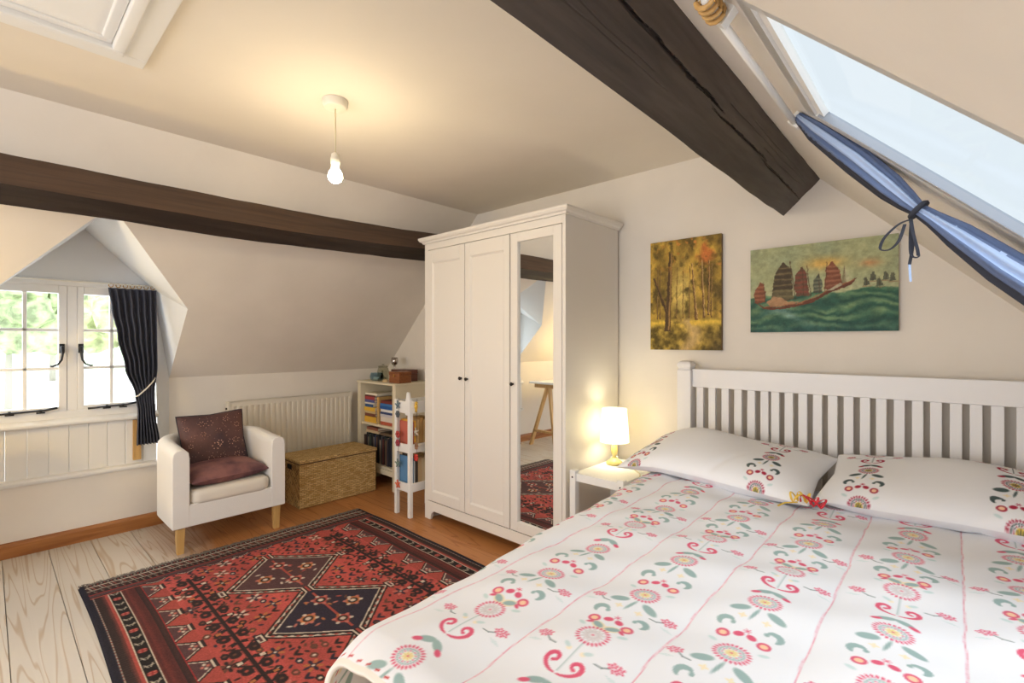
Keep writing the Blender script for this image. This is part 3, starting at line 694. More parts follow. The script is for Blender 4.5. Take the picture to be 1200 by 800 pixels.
# cushions on the chair
def cushion(name, label, m, mtx, w, h, t, seq):
    base = mtx @ Vector((0,0,0))
    def side(sg):
        def f(u, v):
            a, b = 2*u-1, 2*v-1; e = max(0, (1-a*a)*(1-b*b)); k = 1-.07*(1-abs(a))*(abs(b)**2)
            k2 = 1-.07*(1-abs(b))*(abs(a)**2)
            wr = .006*mn.noise(Vector((a*2.2, b*2.2, sg*3)))
            return tuple(mtx @ Vector((a*w/2*k2, b*h/2*k, sg*(t/2*e**.42+wr*e))))
        return f
    mb = MB().grid(side(1), 26, 26); q = MB().grid(side(-1), 26, 26, True); mb.add(q.v, q.f)
    o = obj(name, mb, m, None, smooth=True, base=base); tag(o, label, 'cushion')
    edge = []
    for a, b in ((-1,-1),(1,-1),(1,1),(-1,1)):
        pass
    n = 14; loop = []
    for k in range(4*n):
        s_, t_ = divmod(k, n); q = 2*t_/n-1
        a, b = [(q,-1),(1,q),(-q,1),(-1,-q)][s_]
        k1 = 1-.07*(1-abs(a))*(abs(b)**2); k2 = 1-.07*(1-abs(b))*(abs(a)**2); loop.append(tuple(mtx @ Vector((a*w/2*k2, b*h/2*k1, 0))))
    obj('piping', MB().tube(loop, .0035, 6, True), M['darkcloth'] if seq else m, o, smooth=True)
    if seq:
        sm = MB()
        def spot(a, b, r):
            e = (1-a*a)*(1-b*b); p = Vector((a*w/2*(1-.07*(1-abs(b))*a*a), b*h/2*(1-.07*(1-abs(a))*b*b), t/2*e**.42+.0015)); k = len(sm.v)
            sm.lathe((0,0,0), [(r,0),(r*.7,.0012)], 7); M2 = mtx @ Matrix.Translation(p)
            for i in range(k, len(sm.v)): sm.v[i] = tuple(M2 @ Vector(sm.v[i]))
        for cx, cy, R_ in ((-.35,.62,.05),(-.12,.62,.06),(.38,.70,.05),(.72,.45,.05),(-.35,.25,.045),(.1,.3,.05),(-.02,-.22,.07),(.10,-.12,.05),(.45,-.15,.055),(.62,-.1,.05),(.15,-.6,.05),(-.2,-.62,.05),(.6,-.62,.05),(-.75,-.1,.04),(-.8,.5,.04)):
            sm = MB()
            for k in range(6):
                a = k*PI/3+cx*9; spot(cx+R_*1.6*math.cos(a), cy+R_*1.6*math.sin(a), .0042 if abs(cx)<.2 and -.3<cy<0 else .0028)
            obj('sequin_flower', sm, M['sequin'], o)['label'] = 'copper sequin flower'
        sm = MB()
        for k in range(110): spot(random.uniform(-.9,.9), random.uniform(-.9,.9), random.uniform(.0012,.0024))
        q_ = obj('scattered_sequins', sm, M['sequin'], o); q_['kind'] = 'stuff'
    return o
mt = Matrix.Translation((-3.585, 1.012, .553)) @ Matrix.Rotation(math.radians(2), 4, 'X') @ Matrix.Rotation(math.radians(-16), 4, 'Y') @ Matrix(((0,0,1,0),(1,0,0,0),(0,1,0,0),(0,0,0,1)))
cushion('scatter_cushion', 'square plum cushion with copper sequins leaning upright in the armchair', M['cushion'], mt, .385, .37, .12, True)
mt = Matrix.Translation((-3.38, 1.0, .402)) @ Matrix.Rotation(math.radians(6), 4, 'Z') @ Matrix.Rotation(math.radians(4), 4, 'Y')
cushion('scatter_cushion', 'flattened mauve velvet cushion lying on the armchair seat', M['cushion2'], mt, .31, .44, .125, False)

# ------------------------------------------------------------------ wicker chest
cx0, cx1, cy0, cy1 = -3.80, -3.45, 1.517, 2.139
ch = thing('wicker_chest', 'lidded woven seagrass chest standing before the radiator', 'chest', (-3.625, 1.828, 0))
mb = MB(); mb.box(cx0, cx1, cy0, cy1, .0, .318)
def sheet(mb, y0, y1, z0, z1, x, n=40, m=20): pass
obj('body', mb, M['wicker'], ch, bevel=.008)
mb = MB(); mb.box(cx0-.004, cx1+.006, cy0-.006, cy1+.006, .322, .346); obj('lid', mb, M['wicker'], ch, bevel=.007)
mb = MB(); mb.box(cx0, cx1+.002, cy0-.001, cy1+.001, .316, .323); obj('lid_seam', mb, M['edge'], ch)
mb = MB(); mb.box(-3.66, -3.58, cy0-.0012, cy0+.004, .262, .300); obj('hand_hole', mb, M['black'], ch, bevel=.004)['label'] = 'dark hand hole in the end'

# ------------------------------------------------------------------ bookcase and contents
bx0, bx1, by0, by1 = -3.846, -3.270, 2.20, 2.56
bk = thing('bookcase', 'low cream bookcase in the corner beside the wardrobe', 'bookcase', (-3.56, 2.38, 0))
mb = MB(); mb.box(bx0, bx0+.046, by0, by1, 0, .848); obj('side_panel', mb, M['shelf'], bk, bevel=.002)
mb = MB(); mb.box(bx1-.046, bx1, by0, by1, 0, .848); obj('side_panel', mb, M['shelf'], bk, bevel=.002)
obj('top', MB().box(bx0-.006, bx1+.006, by0-.008, by1, .848, .866), M['shelf'], bk, bevel=.003)
obj('shelf', MB().box(bx0+.046, bx1-.046, by0+.012, by1-.008, .492, .512), M['shelf'], bk, bevel=.002)
obj('shelf', MB().box(bx0+.046, bx1-.046, by0+.012, by1-.008, .155, .175), M['shelf'], bk, bevel=.002)
obj('kick_rail', MB().box(bx0+.046, bx1-.046, by0+.006, by0+.024, .112, .154), M['shelf'], bk)
obj('back_panel', MB().box(bx0+.046, bx1-.046, by1-.008, by1, .0, .848), M['shelf'], bk)
def book(label, c, x0, x1, y0, y1, z0, z1, spine, group, pg='page', cat='book', kind='book'):
    """spine: which side faces out ('-y' flat stack/upright spine, '+x' spine)"""
    r = thing(kind, label, cat, ((x0+x1)/2, (y0+y1)/2, z0), group); t = .0022
    mb = MB(); pgm = MB(); dx, dy, dz = x1-x0, y1-y0, z1-z0
    if dz <= min(dx, dy):      # lying flat
        mb.box(x0,x1,y0,y1,z0,z0+t); mb.box(x0,x1,y0,y1,z1-t,z1)
        if spine == '-y': mb.box(x0,x1,y0,y0+t,z0+t,z1-t); pgm.box(x0+.003,x1-.003,y0+t,y1-.003,z0+t,z1-t)
        else: mb.box(x1-t,x1,y0,y1,z0+t,z1-t); pgm.box(x0+.003,x1-t,y0+.003,y1-.003,z0+t,z1-t)
    elif dx <= dy:             # upright, thickness along x, spine to -y
        mb.box(x0,x0+t,y0,y1,z0,z1); mb.box(x1-t,x1,y0,y1,z0,z1)
        mb.box(x0+t,x1-t,y0,y0+t,z0,z1); pgm.box(x0+t,x1-t,y0+t,y1-.003,z0+.002,z1-.003)
    else:                      # upright, thickness along y, spine to +x
        mb.box(x0,x1,y0,y0+t,z0,z1); mb.box(x0,x1,y1-t,y1,z0,z1)
        mb.box(x1-t,x1,y0+t,y1-t,z0,z1); pgm.box(x0+.003,x1-t,y0+t,y1-t,z0+.002,z1-.003)
    obj('cover', mb, cmat(c), r); obj('pages', pgm, M[pg], r); return r
z = .5125
for c, h, w_, lb in (((226,176,60),.048,.185,'thick yellow book at the bottom of the left stack in the bookcase'),
               ((122,72,56),.026,.165,'brown-red book lying just above the thick yellow one in the left stack'),
               ((206,178,128),.022,.165,'tan book lying under a yellow book in the left stack of the bookcase'),
               ((232,186,66),.032,.17,'slim bright yellow book in the middle of the left stack in the bookcase'),
               ((60,96,142),.026,.125,'short deep blue book above the yellow one in the left bookcase stack'),
               ((214,208,196),.014,.16,'thin off-white book between two blue ones in the left bookcase stack'),
               ((86,92,150),.024,.15,'violet-blue book second below the red one in the left bookcase stack'),
               ((168,60,62),.026,.15,'dark red book near the top of the left bookcase stack'),
               ((92,44,44),.014,.16,'thin maroon book beneath the white topmost one, left bookcase stack'),
               ((236,228,206),.018,.19,'white book topping the left stack in the bookcase')):
    x = -3.785+random.uniform(0,.006); book(lb, c, x, x+w_, by0+.025+random.uniform(0,.01), by0+.24, z, z+h-.0006, '-y', 'books stacked flat in the upper bookcase shelf'); z += h
# upright tan book between the stacks
book('tall tan book standing between the two stacks in the bookcase', (196,158,98), -3.585, -3.555, by0+.03, by0+.20, .5125, .735, '-y', 'books stacked flat in the upper bookcase shelf')
z = .5125
for c, h, lb in (((176,86,62),.028,'rust-red book at the bottom of the right bookcase stack'),
               ((226,214,200),.040,'thick cream book second from the bottom of the right bookcase stack'),
               ((210,204,206),.022,'pale grey book under a navy one in the right bookcase stack'),
               ((46,64,110),.018,'thin navy book midway up the right bookcase stack'),
               ((238,234,228),.024,'white book above the navy one in the right bookcase stack'),
               ((40,92,160),.026,'strong blue book in the right bookcase stack below another blue'),
               ((62,120,186),.020,'lighter blue book second from the top of the right bookcase stack'),
               ((120,50,44),.024,'maroon book topping the right stack in the bookcase')):
    x = -3.535+random.uniform(0,.008); book(lb, c, x, x+.19, by0+.022+random.uniform(0,.01), by0+.23, z, z+h-.0006, '-y', 'books stacked flat in the upper bookcase shelf'); z += h
x = bx0+.048
cols = [((70,52,44),.026,.25),((44,44,52),.03,.27),((138,120,96),.020,.235),((58,72,66),.028,.262),((32,34,40),.030,.275),((110,104,100),.018,.24),((48,56,80),.026,.262),((92,62,46),.024,.25),((28,28,34),.032,.278),((150,138,118),.020,.23),((66,66,72),.026,.265),((84,40,38),.022,.242),((40,46,44),.028,.27),((118,88,60),.022,.238),((52,50,58),.028,.262),((36,40,52),.026,.27)]
for i, (c, tw, hh) in enumerate(cols):
    if x+tw > bx1-.05: break
    nm = ['dark brown','charcoal','tan','grey-green','black','mid grey','navy','chestnut','jet black','beige','slate grey','dark red','bottle green','light brown','graphite','blue-black'][i]
    where = 'first from the left' if i == 0 else '%s from the left' % ['', 'second','third','fourth','fifth','sixth','seventh','eighth','ninth','tenth','eleventh','twelfth','thirteenth','fourteenth','fifteenth','sixteenth'][i]
    book('%s book standing on the lower bookcase shelf, %s' % (nm, where), c, x, x+tw-.001, by0+.03+random.uniform(0,.015), by0+.21, .1755, .1755+hh-.03, '-y', 'books standing on the lower bookcase shelf'); x += tw
zz = .425
for i, (c, h, x0_, w_, lb) in enumerate((((200,178,142),.022,-3.76,.2,'tan book lying flat across the standing books, lower bookcase shelf'), ((150,92,72),.024,-3.745,.17,'reddish book lying on the tan one over the standing books'), ((104,84,66),.02,-3.54,.19,'brown book lying flat at the right above the standing books'))):
    zb_ = .4245 if i != 1 else .447
    book(lb, c, x0_, x0_+w_, by0+.03, by0+.20, zb_, zb_+h, '-y', 'books lying over the lower bookcase row')
# things on top of the bookcase
TZ = .8665
j = thing('glass_jar', 'large clear glass jar at the left end of the bookcase top', 'jar', (-3.79, 2.42, TZ))
obj('body', MB().lathe((-3.79,2.42,TZ), [(.045,0),(.052,.008),(.054,.07),(.046,.095),(.04,.105),(.043,.112),(.041,.112),(.038,.105),(.044,.094),(.051,.07),(.049,.010),(.01,.006)], 22, True, False), M['clearglass'], j, smooth=True)
obj('lid', MB().lathe((-3.79,2.42,TZ+.112), [(.044,0),(.044,.006),(.012,.010),(.012,.02),(.004,.024)], 18), M['clearglass'], j, smooth=True)
j = thing('glass_bowl', 'squat blue-grey glass tealight bowl on the bookcase top', 'bowl', (-3.70, 2.30, TZ))
obj('body', MB().lathe((-3.70,2.30,TZ), [(.04,0),(.056,.01),(.060,.035),(.054,.062),(.050,.066),(.048,.064),(.054,.036),(.05,.014),(.01,.008)], 22, True, False), M['blueglass'], j, smooth=True)
obj('candle', MB().lathe((-3.70,2.30,TZ+.009), [(.03,0),(.03,.022),(.004,.024)], 16), M['page'], j, smooth=True)
j = thing('decanter', 'small clear glass decanter with stopper between bowl and boxes', 'decanter', (-3.60, 2.29, TZ))
obj('body', MB().lathe((-3.60,2.29,TZ), [(.034,0),(.040,.006),(.034,.022),(.016,.045),(.009,.055),(.010,.066)], 20), M['clearglass'], j, smooth=True)
obj('stopper', MB().lathe((-3.60,2.29,TZ+.066), [(.006,0),(.006,.006),(.011,.014),(.008,.024),(.001,.028)], 14), M['clearglass'], j, smooth=True)
j = thing('goblet', 'tall silver-topped goblet standing behind the mahogany box', 'goblet', (-3.64, 2.44, TZ))
obj('foot', MB().lathe((-3.64,2.44,TZ), [(.034,0),(.032,.005),(.007,.012),(.005,.10),(.009,.125)], 18), M['silver'], j, smooth=True)
obj('bowl', MB().lathe((-3.64,2.44,TZ+.125), [(.009,0),(.026,.014),(.032,.04),(.028,.072),(.026,.07),(.029,.04),(.02,.016),(.001,.012)], 18, True, False), M['silver'], j, smooth=True)
def wbox(label, m, x0, x1, y0, y1, z, h):
    r = thing('wooden_box', label, 'box', ((x0+x1)/2, (y0+y1)/2, z)); d = h*.68
    obj('body', MB().box(x0,x1,y0,y1,z,z+d-.001), m, r, bevel=.002); obj('lid', MB().box(x0-.002,x1+.002,y0-.002,y1+.002,z+d,z+h), m, r, bevel=.003)
    obj('clasp', MB().box((x0+x1)/2-.008,(x0+x1)/2+.008,y0-.006,y0-.0015,z+d-.014,z+d+.010), M['brass'], r)
wbox('dark mahogany box on the bookcase top', M['box1'], -3.585, -3.385, 2.37, 2.50, TZ, .098)
wbox('lighter carved teak box at the right of the bookcase top', M['box2'], -3.42, -3.275, 2.24, 2.355, TZ, .092)
r = obj('sea_shell', MB().grid(lambda u, v: (-3.50+.032*math.cos(u*2*PI)*math.sin(v*PI/2)*(1+.08*math.cos(u*26)), 2.255+.024*math.sin(u*2*PI)*math.sin(v*PI/2), TZ+.024*math.cos(v*PI/2)), 40, 8), M['tanpage'], smooth=True); tag(r, 'small ribbed tan shell in front of the boxes', 'shell')

# ------------------------------------------------------------------ white magazine stand
mx0, mx1, my0, my1 = -2.905, -2.722, 1.945, 2.235
ms = thing('magazine_stand', 'narrow white three-tier magazine stand beside the wardrobe', 'magazine rack', (-2.81, 2.1, 0))
pw = .027
for x, y, h in ((mx0,my0,.80),(mx1-pw,my0,.80),(mx0,my1-pw,.80),(mx1-pw,my1-pw,.80)):
    obj('post', MB().box(x, x+pw, y, y+pw, 0, h), M['standwhite'], ms, bevel=.002)
for x in (mx1-pw-.008,):
    mb = MB(); mb.prism([(x-.012,.70),(x+pw+.012,.70),(x+pw+.010,.80),(x+pw-.002,.856),(x+.008,.858),(x-.006,.80)], my0-.006, my0+.010)
    obj('crest', mb, M['standwhite'], ms, bevel=.002)
for z in (.715, .445, .178):
    mb = MB(); mb.box(mx0+.004, mx1-.004, my0+.004, my1-.004, z, z+.012)
    hh = .078 if z > .7 else .055
    mb.box(mx0+.002, mx1-.002, my0-.002, my0+.010, z-.004, z+hh); mb.box(mx0+.002, mx1-.002, my1-.010, my1+.002, z-.004, z+hh)
    mb.box(mx1-.010, mx1+.002, my0+.010, my1-.010, z-.004, z+hh); mb.box(mx0-.002, mx0+.010, my0+.010, my1-.010, z-.004, z+hh)
    obj('tray', mb, M['standwhite'], ms, bevel=.002)
g = 'magazines and books in the white stand'
yy = my0+.032
for i, (c, t, h, z, nm) in enumerate((((198,104,84),.012,.19,.4575,'red and orange magazine at the front of the middle tray'), ((236,176,70),.014,.2,.4575,'yellow magazine behind the red one in the middle tray'),
        ((204,166,110),.026,.205,.4575,'tan paperback in the middle of the stand, first spine behind the magazines'), ((190,148,92),.03,.215,.4575,'deeper tan book second behind the magazines, middle tray'), ((214,182,128),.034,.20,.4575,'pale tan book towards the back of the middle tray'), ((176,140,90),.04,.21,.4575,'brown-tan thick book at the back of the middle tray'))):
    book(nm, c, mx0+.014, mx1-.014, yy, yy+t, z, z+h, '+x', g, 'tanpage'); yy += t+.003
yy = my0+.032
for i, (c, t, h, nm) in enumerate((((92,136,176),.010,.215,'blue magazine at the front of the bottom tray'), ((224,228,232),.008,.19,'white leaflet behind the blue magazine in the bottom tray'), ((66,54,46),.022,.225,'dark brown book behind the leaflet in the bottom tray'),
        ((206,176,132),.03,.21,'tan book in the middle of the bottom tray'), ((226,206,170),.03,.2,'cream book second from the back of the bottom tray'), ((188,156,112),.034,.215,'light brown book at the back of the bottom tray'))):
    book(nm, c, mx0+.014, mx1-.014, yy, yy+t, .1905, .1905+h, '+x', g, 'tanpage'); yy += t+.003
def garland(label, x, y, zt, orn):
    r = thing('hanging_garland', label, 'garland', (x, y, zt-.5)); zb_ = min(z for z, *_ in orn)
    obj('string', MB().tube([(x,y+.004,zt),(x+.002,y-.002,(zt+zb_)/2),(x,y,zb_)], .0014, 5), M['edge'], r)
    for z, c, k in orn:
        mb = MB()
        if k == 'flower':
            for q in range(6): mb.ball((x+.016*math.cos(q*PI/3), y-.006, z+.016*math.sin(q*PI/3)), .011, 8, (1,.5,1))
            mb.ball((x,y-.010,z), .008, 8)
        elif k == 'bird':
            mb.ball((x,y-.006,z), .020, 10, (.7,.6,1.1)); mb.ball((x+.006,y-.008,z+.024), .011, 8); mb.prism([(x-.010,z-.01),(x+.012,z-.01),(x+.006,z-.042),(x-.016,z-.036)], y-.009, y-.003); mb.prism([(x+.014,z+.026),(x+.026,z+.022),(x+.014,z+.019)], y-.010, y-.005)
        else:
            for q in range(5): mb.bar((x,y-.006,z), (x+.03*math.cos(q*1.26+.5), y-.006, z+.03*math.sin(q*1.26+.5)), .008, .006, (0,1,0))
            mb.ball((x,y-.008,z), .012, 8)
        obj('ornament', mb, cmat(c, .4), r, smooth=True)
    return r
garland('garland with blue-grey, red and orange ornaments on the left front post', mx0+.058, my0-.006, .81, ((.765,(104,124,136),'star'),(.70,(88,96,104),'flower'),(.56,(176,60,56),'flower'),(.50,(150,52,66),'flower'),(.36,(120,140,130),'star'),(.215,(226,110,78),'star')))
garland('garland with yellow bird, silver star and red flower on the side rail', mx1+.010, my0+.05, .81, ((.76,(214,172,60),'bird'),(.585,(196,186,170),'star'),(.49,(150,110,80),'flower'),(.41,(206,62,50),'flower')))

# ------------------------------------------------------------------ rug
RW, RH, rx0, ry0 = 2.02, 1.51, -3.135, .302
cv = Cv(RW, RH, .0038, (184, 84, 77)); A = cv
BLK, NAV, RED, PNK, CRM, BRN, ORG, PUR = (52,42,42), (54,48,60), (168,78,70), (192,112,100), (206,192,174), (104,68,58), (182,112,70), (88,62,64)
nz = vnoise(cv.ny, cv.nx, 14, 4, 4); cv.a *= (.86+.28*nz)[..., None]
def sym(fn):   # draw on both long sides
    fn(lambda y: y); fn(lambda y: RH-y)
# diamonds
for qc in (.59, 1.085, 1.58):
    pc = .745
    def dia(k, c): cv.poly([(qc-.285*k,pc),(qc,pc-.30*k),(qc+.285*k,pc),(qc,pc+.30*k)], c)
    dia(1.0, BLK); dia(.95, CRM); dia(.92, BLK)
    for q in range(60):
        t = q/60*4; i = int(t); f = t-i; P4 = [(qc-.262,pc),(qc,pc-.276),(qc+.262,pc),(qc,pc+.276),(qc-.262,pc)]
        x = P4[i][0]+(P4[i+1][0]-P4[i][0])*f; y = P4[i][1]+(P4[i+1][1]-P4[i][1])*f; cv.ell(x, y, .009, .005, .8 if i % 2 else -.8, CRM if q % 2 else RED)
    dia(.84, CRM); dia(.81, PUR if qc < .8 else NAV)
    cv.rect(qc-.19, qc+.19, pc-.007, pc+.007, RED)
    for k in range(4):
        sx = (-1,1,0,0)[k]*.105; sy = (0,0,-1,1)[k]*.105
        cv.disc(qc+sx, pc+sy, .034, RED if k < 2 else ORG); cv.disc(qc+sx, pc+sy, .022, BLK); cv.disc(qc+sx, pc+sy, .012, CRM)
        for a in range(6): cv.disc(qc+sx+.036*math.cos(a*PI/3), pc+sy+.036*math.sin(a*PI/3), .009, (PNK,CRM)[a % 2])
    for k in range(26):
        u, v = random.uniform(-.2,.2), random.uniform(-.2,.2)
        if abs(u)+abs(v) < .2: cv.ell(qc+u, pc+v, .013, .006, random.random()*3, random.choice((BRN,ORG,PNK,CRM,RED)))
    for sx, sy in ((0,-.30),(0,.30)):   # hooked ends at the side tips
        cv.poly([(qc-.035,pc+sy-.02),(qc+.035,pc+sy-.02),(qc+.035,pc+sy+.02),(qc-.035,pc+sy+.02)], BLK); cv.rect(qc-.028, qc+.028, pc+sy-.013, pc+sy+.013, CRM); cv.rect(qc-.02, qc+.02, pc+sy-.006, pc+sy+.006, PUR)
for q in (.338, .8375, 1.3325):
    cv.rect(q-.03, q+.03, .745-.028, .745+.028, BLK); cv.rect(q-.03, q+.03, .745-.02, .745-.013, CRM); cv.rect(q-.03, q+.03, .745+.013, .745+.02, CRM); cv.rect(q-.03, q+.03, .745-.006, .745+.006, RED)
# scattered small motifs on the red field
occ = []
def free(x, y, r):
    if abs(y-.745)/.33+min(abs(x-q) for q in (.59,1.085,1.58))/.315 < 1: return False
    if min(abs(y-.378), abs(y-1.112)) < .028: return False
    return all((x-a)**2+(y-b)**2 > (r+c)**2 for a, b, c in occ)
for r, cnt in ((.038, 120), (.020, 1400), (.010, 3000)):
    for _ in range(cnt):
        x, y = random.uniform(.20, 1.82), random.uniform(.30, RH-.30)
        if not free(x, y, r): continue
        occ.append((x, y, r)); c1 = random.choice((BLK, BLK, BRN, NAV)); c2 = random.choice((ORG, CRM, BRN, PNK))
        if r > .03:
            for a in range(8): cv.ell(x+.024*math.cos(a*PI/4), y+.024*math.sin(a*PI/4), .014, .007, a*PI/4, (c1, c2)[a % 2])
            cv.disc(x, y, .012, c1); cv.disc(x, y, .006, CRM)
        elif r > .015:
            k = random.random()
            if k < .5: cv.poly([(x-.024,y),(x-.01,y-.014),(x+.01,y-.014),(x+.024,y),(x+.01,y+.014),(x-.01,y+.014)], c1); cv.disc(x, y, .007, c2)
            else:
                for s_ in (-1, 1): cv.ell(x+s_*.009, y, .018, .007, s_*.8, c1)
        else: cv.ell(x, y, .0115, .006, random.random()*3, c1)
# trees of life
def tree(Y):
    y = .378
    cv.line([(.30,Y(y)),(1.8,Y(y))], .017, BLK)
    q = .33; k = 0
    while q < 1.75:
        for s_ in (-1, 1):
            for d in (.0, .016): cv.disc(q+d, Y(y+s_*.034), .021, BLK)
            cv.line([(q+.005,Y(y)),(q-.03,Y(y+s_*.04))], .01, BLK)
            cv.poly([(q+.055,Y(y+s_*.012)),(q+.075,Y(y+s_*.06)),(q+.10,Y(y+s_*.05)),(q+.075,Y(y+s_*.005))], BLK)
            cv.rect(*(sorted((q+.070,q+.088))), *sorted((Y(y+s_*.030),Y(y+s_*.048))), (CRM, ORG, RED)[k % 3])
            cv.disc(q+.008, Y(y+s_*.036), .007, (BRN, RED)[k % 2])
        q += .13; k += 1
sym(tree)
# long borders
def border(Y):
    def st(a, b, c): cv.rect(0, RW, *sorted((Y(a), Y(b))), c)
    st(.195, .285, RED)
    st(0, .028, (38,36,46)); st(.028, .072, BLK); st(.072, .080, RED); st(.080, .084, CRM); st(.084, .128, (36,32,32)); st(.128, .133, CRM); st(.133, .180, (116,56,52)); st(.180, .203, BLK); st(.203, .209, (170,50,50))
    for i in range(260):
        q = i*RW/260; cv.ell(q, Y(.030), .003, .0022, 0, CRM if i % 3 else RED)
        cv.ell(q, Y(.066), .0022, .008, 0, RED); cv.ell(q, Y(.05), .0022, .012, 0, (70,52,46) if i % 2 else BLK)
        cv.ell(q, Y(.170), .0022, .014, 0, (60,40,40)); cv.ell(q, Y(.140), .002, .006, 0, (60,40,40))
        cv.ell(q, Y(.196), .002, .008, 0, (86,52,48))
    for i in range(33):
        q = .03+i*RW/33; c = (PNK, (150,60,56))[i % 2]
        if i % 3 == 1:
            cv.ell(q, Y(.106), .016, .016, 0, (150,54,54)); 
            for a in range(4): cv.disc(q+.011*math.cos(a*PI/2+.7), Y(.106+.011*math.sin(a*PI/2+.7)), .005, PNK)
        else:
            for s_ in (-1, 1): cv.line([(q-.012,Y(.106+s_*.014)),(q+.012,Y(.106+s_*.004))], .004, CRM)
            cv.line([(q,Y(.09)),(q,Y(.122))], .004, (190,182,160))
    # stepped triangles pointing into the field
    q = .12
    while q < 1.92:
        for k, c in ((1.0, BLK), (.86, CRM), (.78, PUR)):
            h, b = .078*k, .066*k
            cv.poly([(q-b*1.2,Y(.209)),(q-b*.42,Y(.209+h*.82)),(q-b*.52,Y(.209+h)),(q+b*.52,Y(.209+h)),(q+b*.42,Y(.209+h*.82)),(q+b*1.2,Y(.209))], c)
        for a in range(4): cv.ell(q+.014*math.cos(a*PI/2), Y(.246+.010*math.sin(a*PI/2)), .008, .006, 0, (CRM, PNK)[a % 2])
        q += .165
sym(border)
# short ends
def endb(X):
    def st(a, b, c): cv.rect(*sorted((X(a), X(b))), .02, RH-.02, c)
    st(.165, .20, RED)
    st(0, .02, (120,112,104)); st(.02, .05, BLK); st(.05, .058, CRM); st(.058, .10, (60,44,42)); st(.10, .106, CRM); st(.106, .15, BLK); st(.15, .158, (150,52,50)); st(.158, .185, PUR); st(.185,.19,BLK)
    for i in range(110):
        y = .03+i*(RH-.06)/110
        cv.line([(X(.062),y),(X(.096),y+.01)], .004, (CRM, PNK, BRN)[i % 3]); cv.line([(X(.112),y),(X(.144),y+(.008 if i % 2 else -.008))], .003, (170,160,140) if i % 2 else (120,60,54)); cv.ell(X(.034), y, .006, .003, 0, (CRM, RED)[i % 2])
    y = .27
    while y < RH-.24:
        for k, c in ((1.0, BLK), (.8, CRM), (.7, PUR)):
            cv.poly([(X(.19),y-.055*k),(X(.19+.022*k),y-.025*k),(X(.19+.03*k),y),(X(.19+.022*k),y+.025*k),(X(.19),y+.055*k)], c)
        y += .13
endb(lambda x: x); endb(lambda x: RW-x)
cv.a *= (.9+.2*RNG.random(cv.a.shape[:2]))[..., None]
def rugf(X, Y):
    x = rx0+X*RW; y = ry0+Y*RH+.006*np.sin(X*7); z = .011+.0015*np.sin(X*23+Y*9)+.001*np.sin(Y*31)
    e = np.minimum.reduce([X*RW, (1-X)*RW, Y*RH, (1-Y)*RH]); z = np.where(e < .004, .001, z)
    return np.stack([x, y, z], -1)
rug = thing('rug', 'red and black patterned oriental rug with diamond medallions on the floorboards', 'rug', (rx0+RW/2, ry0+RH/2, 0))
patterned('pile', rugf, cv.a, M['rug'], rug)
mb = MB()
for i in range(300):
    y = ry0+.006+i*(RH-.012)/300; l = random.uniform(.02, .042)
    for sx, xe in ((-1, rx0+.004), (1, rx0+RW-.004)):
        mb.tube([(xe,y,.008),(xe+sx*l*.5,y+random.uniform(-.006,.006),.006),(xe+sx*l,y+random.uniform(-.012,.012),.003)], [.0026,.002,.0012], 4)
f_ = obj('fringe', mb, M['fringe'], rug); f_['kind'] = 'stuff'

# ------------------------------------------------------------------ bed
BX0, BX1, HBY = -1.076, .375, 2.50
bed = thing('bed', 'white wooden double bed frame with a slatted headboard', 'bed', (-.35, 1.5, 0))
def post(x, y, h):
    mb = MB(); a = .036
    mb.box(x-a, x+a, y-a, y+a, 0, h-.045); k = [(1,-.045),(.86,-.040),(.86,-.034),(1.02,-.028),(1.02,-.014),(.8,-.003),(.45,.003)]
    vs = []
    for s_, z in k: vs += [(x-a*s_,y-a*s_,h+z),(x+a*s_,y-a*s_,h+z),(x+a*s_,y+a*s_,h+z),(x-a*s_,y+a*s_,h+z)]
    fs = [(i*4+j, i*4+(j+1) % 4, (i+1)*4+(j+1) % 4, (i+1)*4+j) for i in range(len(k)-1) for j in range(4)]+[tuple(range(len(k)*4-4, len(k)*4))]
    return mb.add(vs, fs)
for x in (BX0+.036, BX1-.036): obj('headboard_post', post(x, HBY, 1.10), M['bed'], bed, bevel=.003)
obj('top_rail', MB().box(BX0+.072, BX1-.072, HBY-.016, HBY+.016, .968, 1.062), M['bed'], bed, bevel=.004)
obj('lower_rail', MB().box(BX0+.072, BX1-.072, HBY-.014, HBY+.014, .40, .50), M['bed'], bed, bevel=.003)
# slat positions read along the rail
us = [821, 835, 850.5, 865.5, 881, 896.5]+[900+q/4 for q in (36, 100, 165, 234, 305, 379, 456, 532, 616, 702, 788, 881, 975, 1076)]
def xat(u):
    a = (u-600)/565; th_ = math.radians(42.481); d0 = -math.sin(th_)+a*math.cos(th_); d1 = math.cos(th_)+a*math.sin(th_); return d0/d1*HBY
for u in us:
    x = xat(u); obj('slat', MB().box(x-.0175, x+.0175, HBY-.011, HBY+.011, .49, .972), M['bed'], bed, bevel=.002)
obj('slat', MB().box(.166, .235, HBY-.011, HBY+.011, .49, .972), M['bed'], bed, bevel=.002)['label'] = 'broad flat slat near the right end'
for x in (BX0+.072, BX1-.10): obj('side_rail', MB().box(x, x+.028, .50, HBY-.03, .20, .34), M['bed'], bed, bevel=.004)
obj('foot_rail', MB().box(BX0+.072, BX1-.072, .475, .50, .20, .34), M['bed'], bed, bevel=.004)
for x in (BX0+.10, BX1-.10): obj('foot_leg', MB().box(x-.03, x+.03, .47, .53, 0, .36), M['bed'], bed, bevel=.004)
# mattress
mtx0, mtx1, mty0, mty1 = -.918, .36, .520, 2.46
m_ = obj('mattress', rbox(mtx0, mtx1, mty0, mty1, .345, .555, .055), M['mattress'], smooth=True)
tag(m_, 'peach mattress showing below the duvet at the foot of the bed', 'mattress')

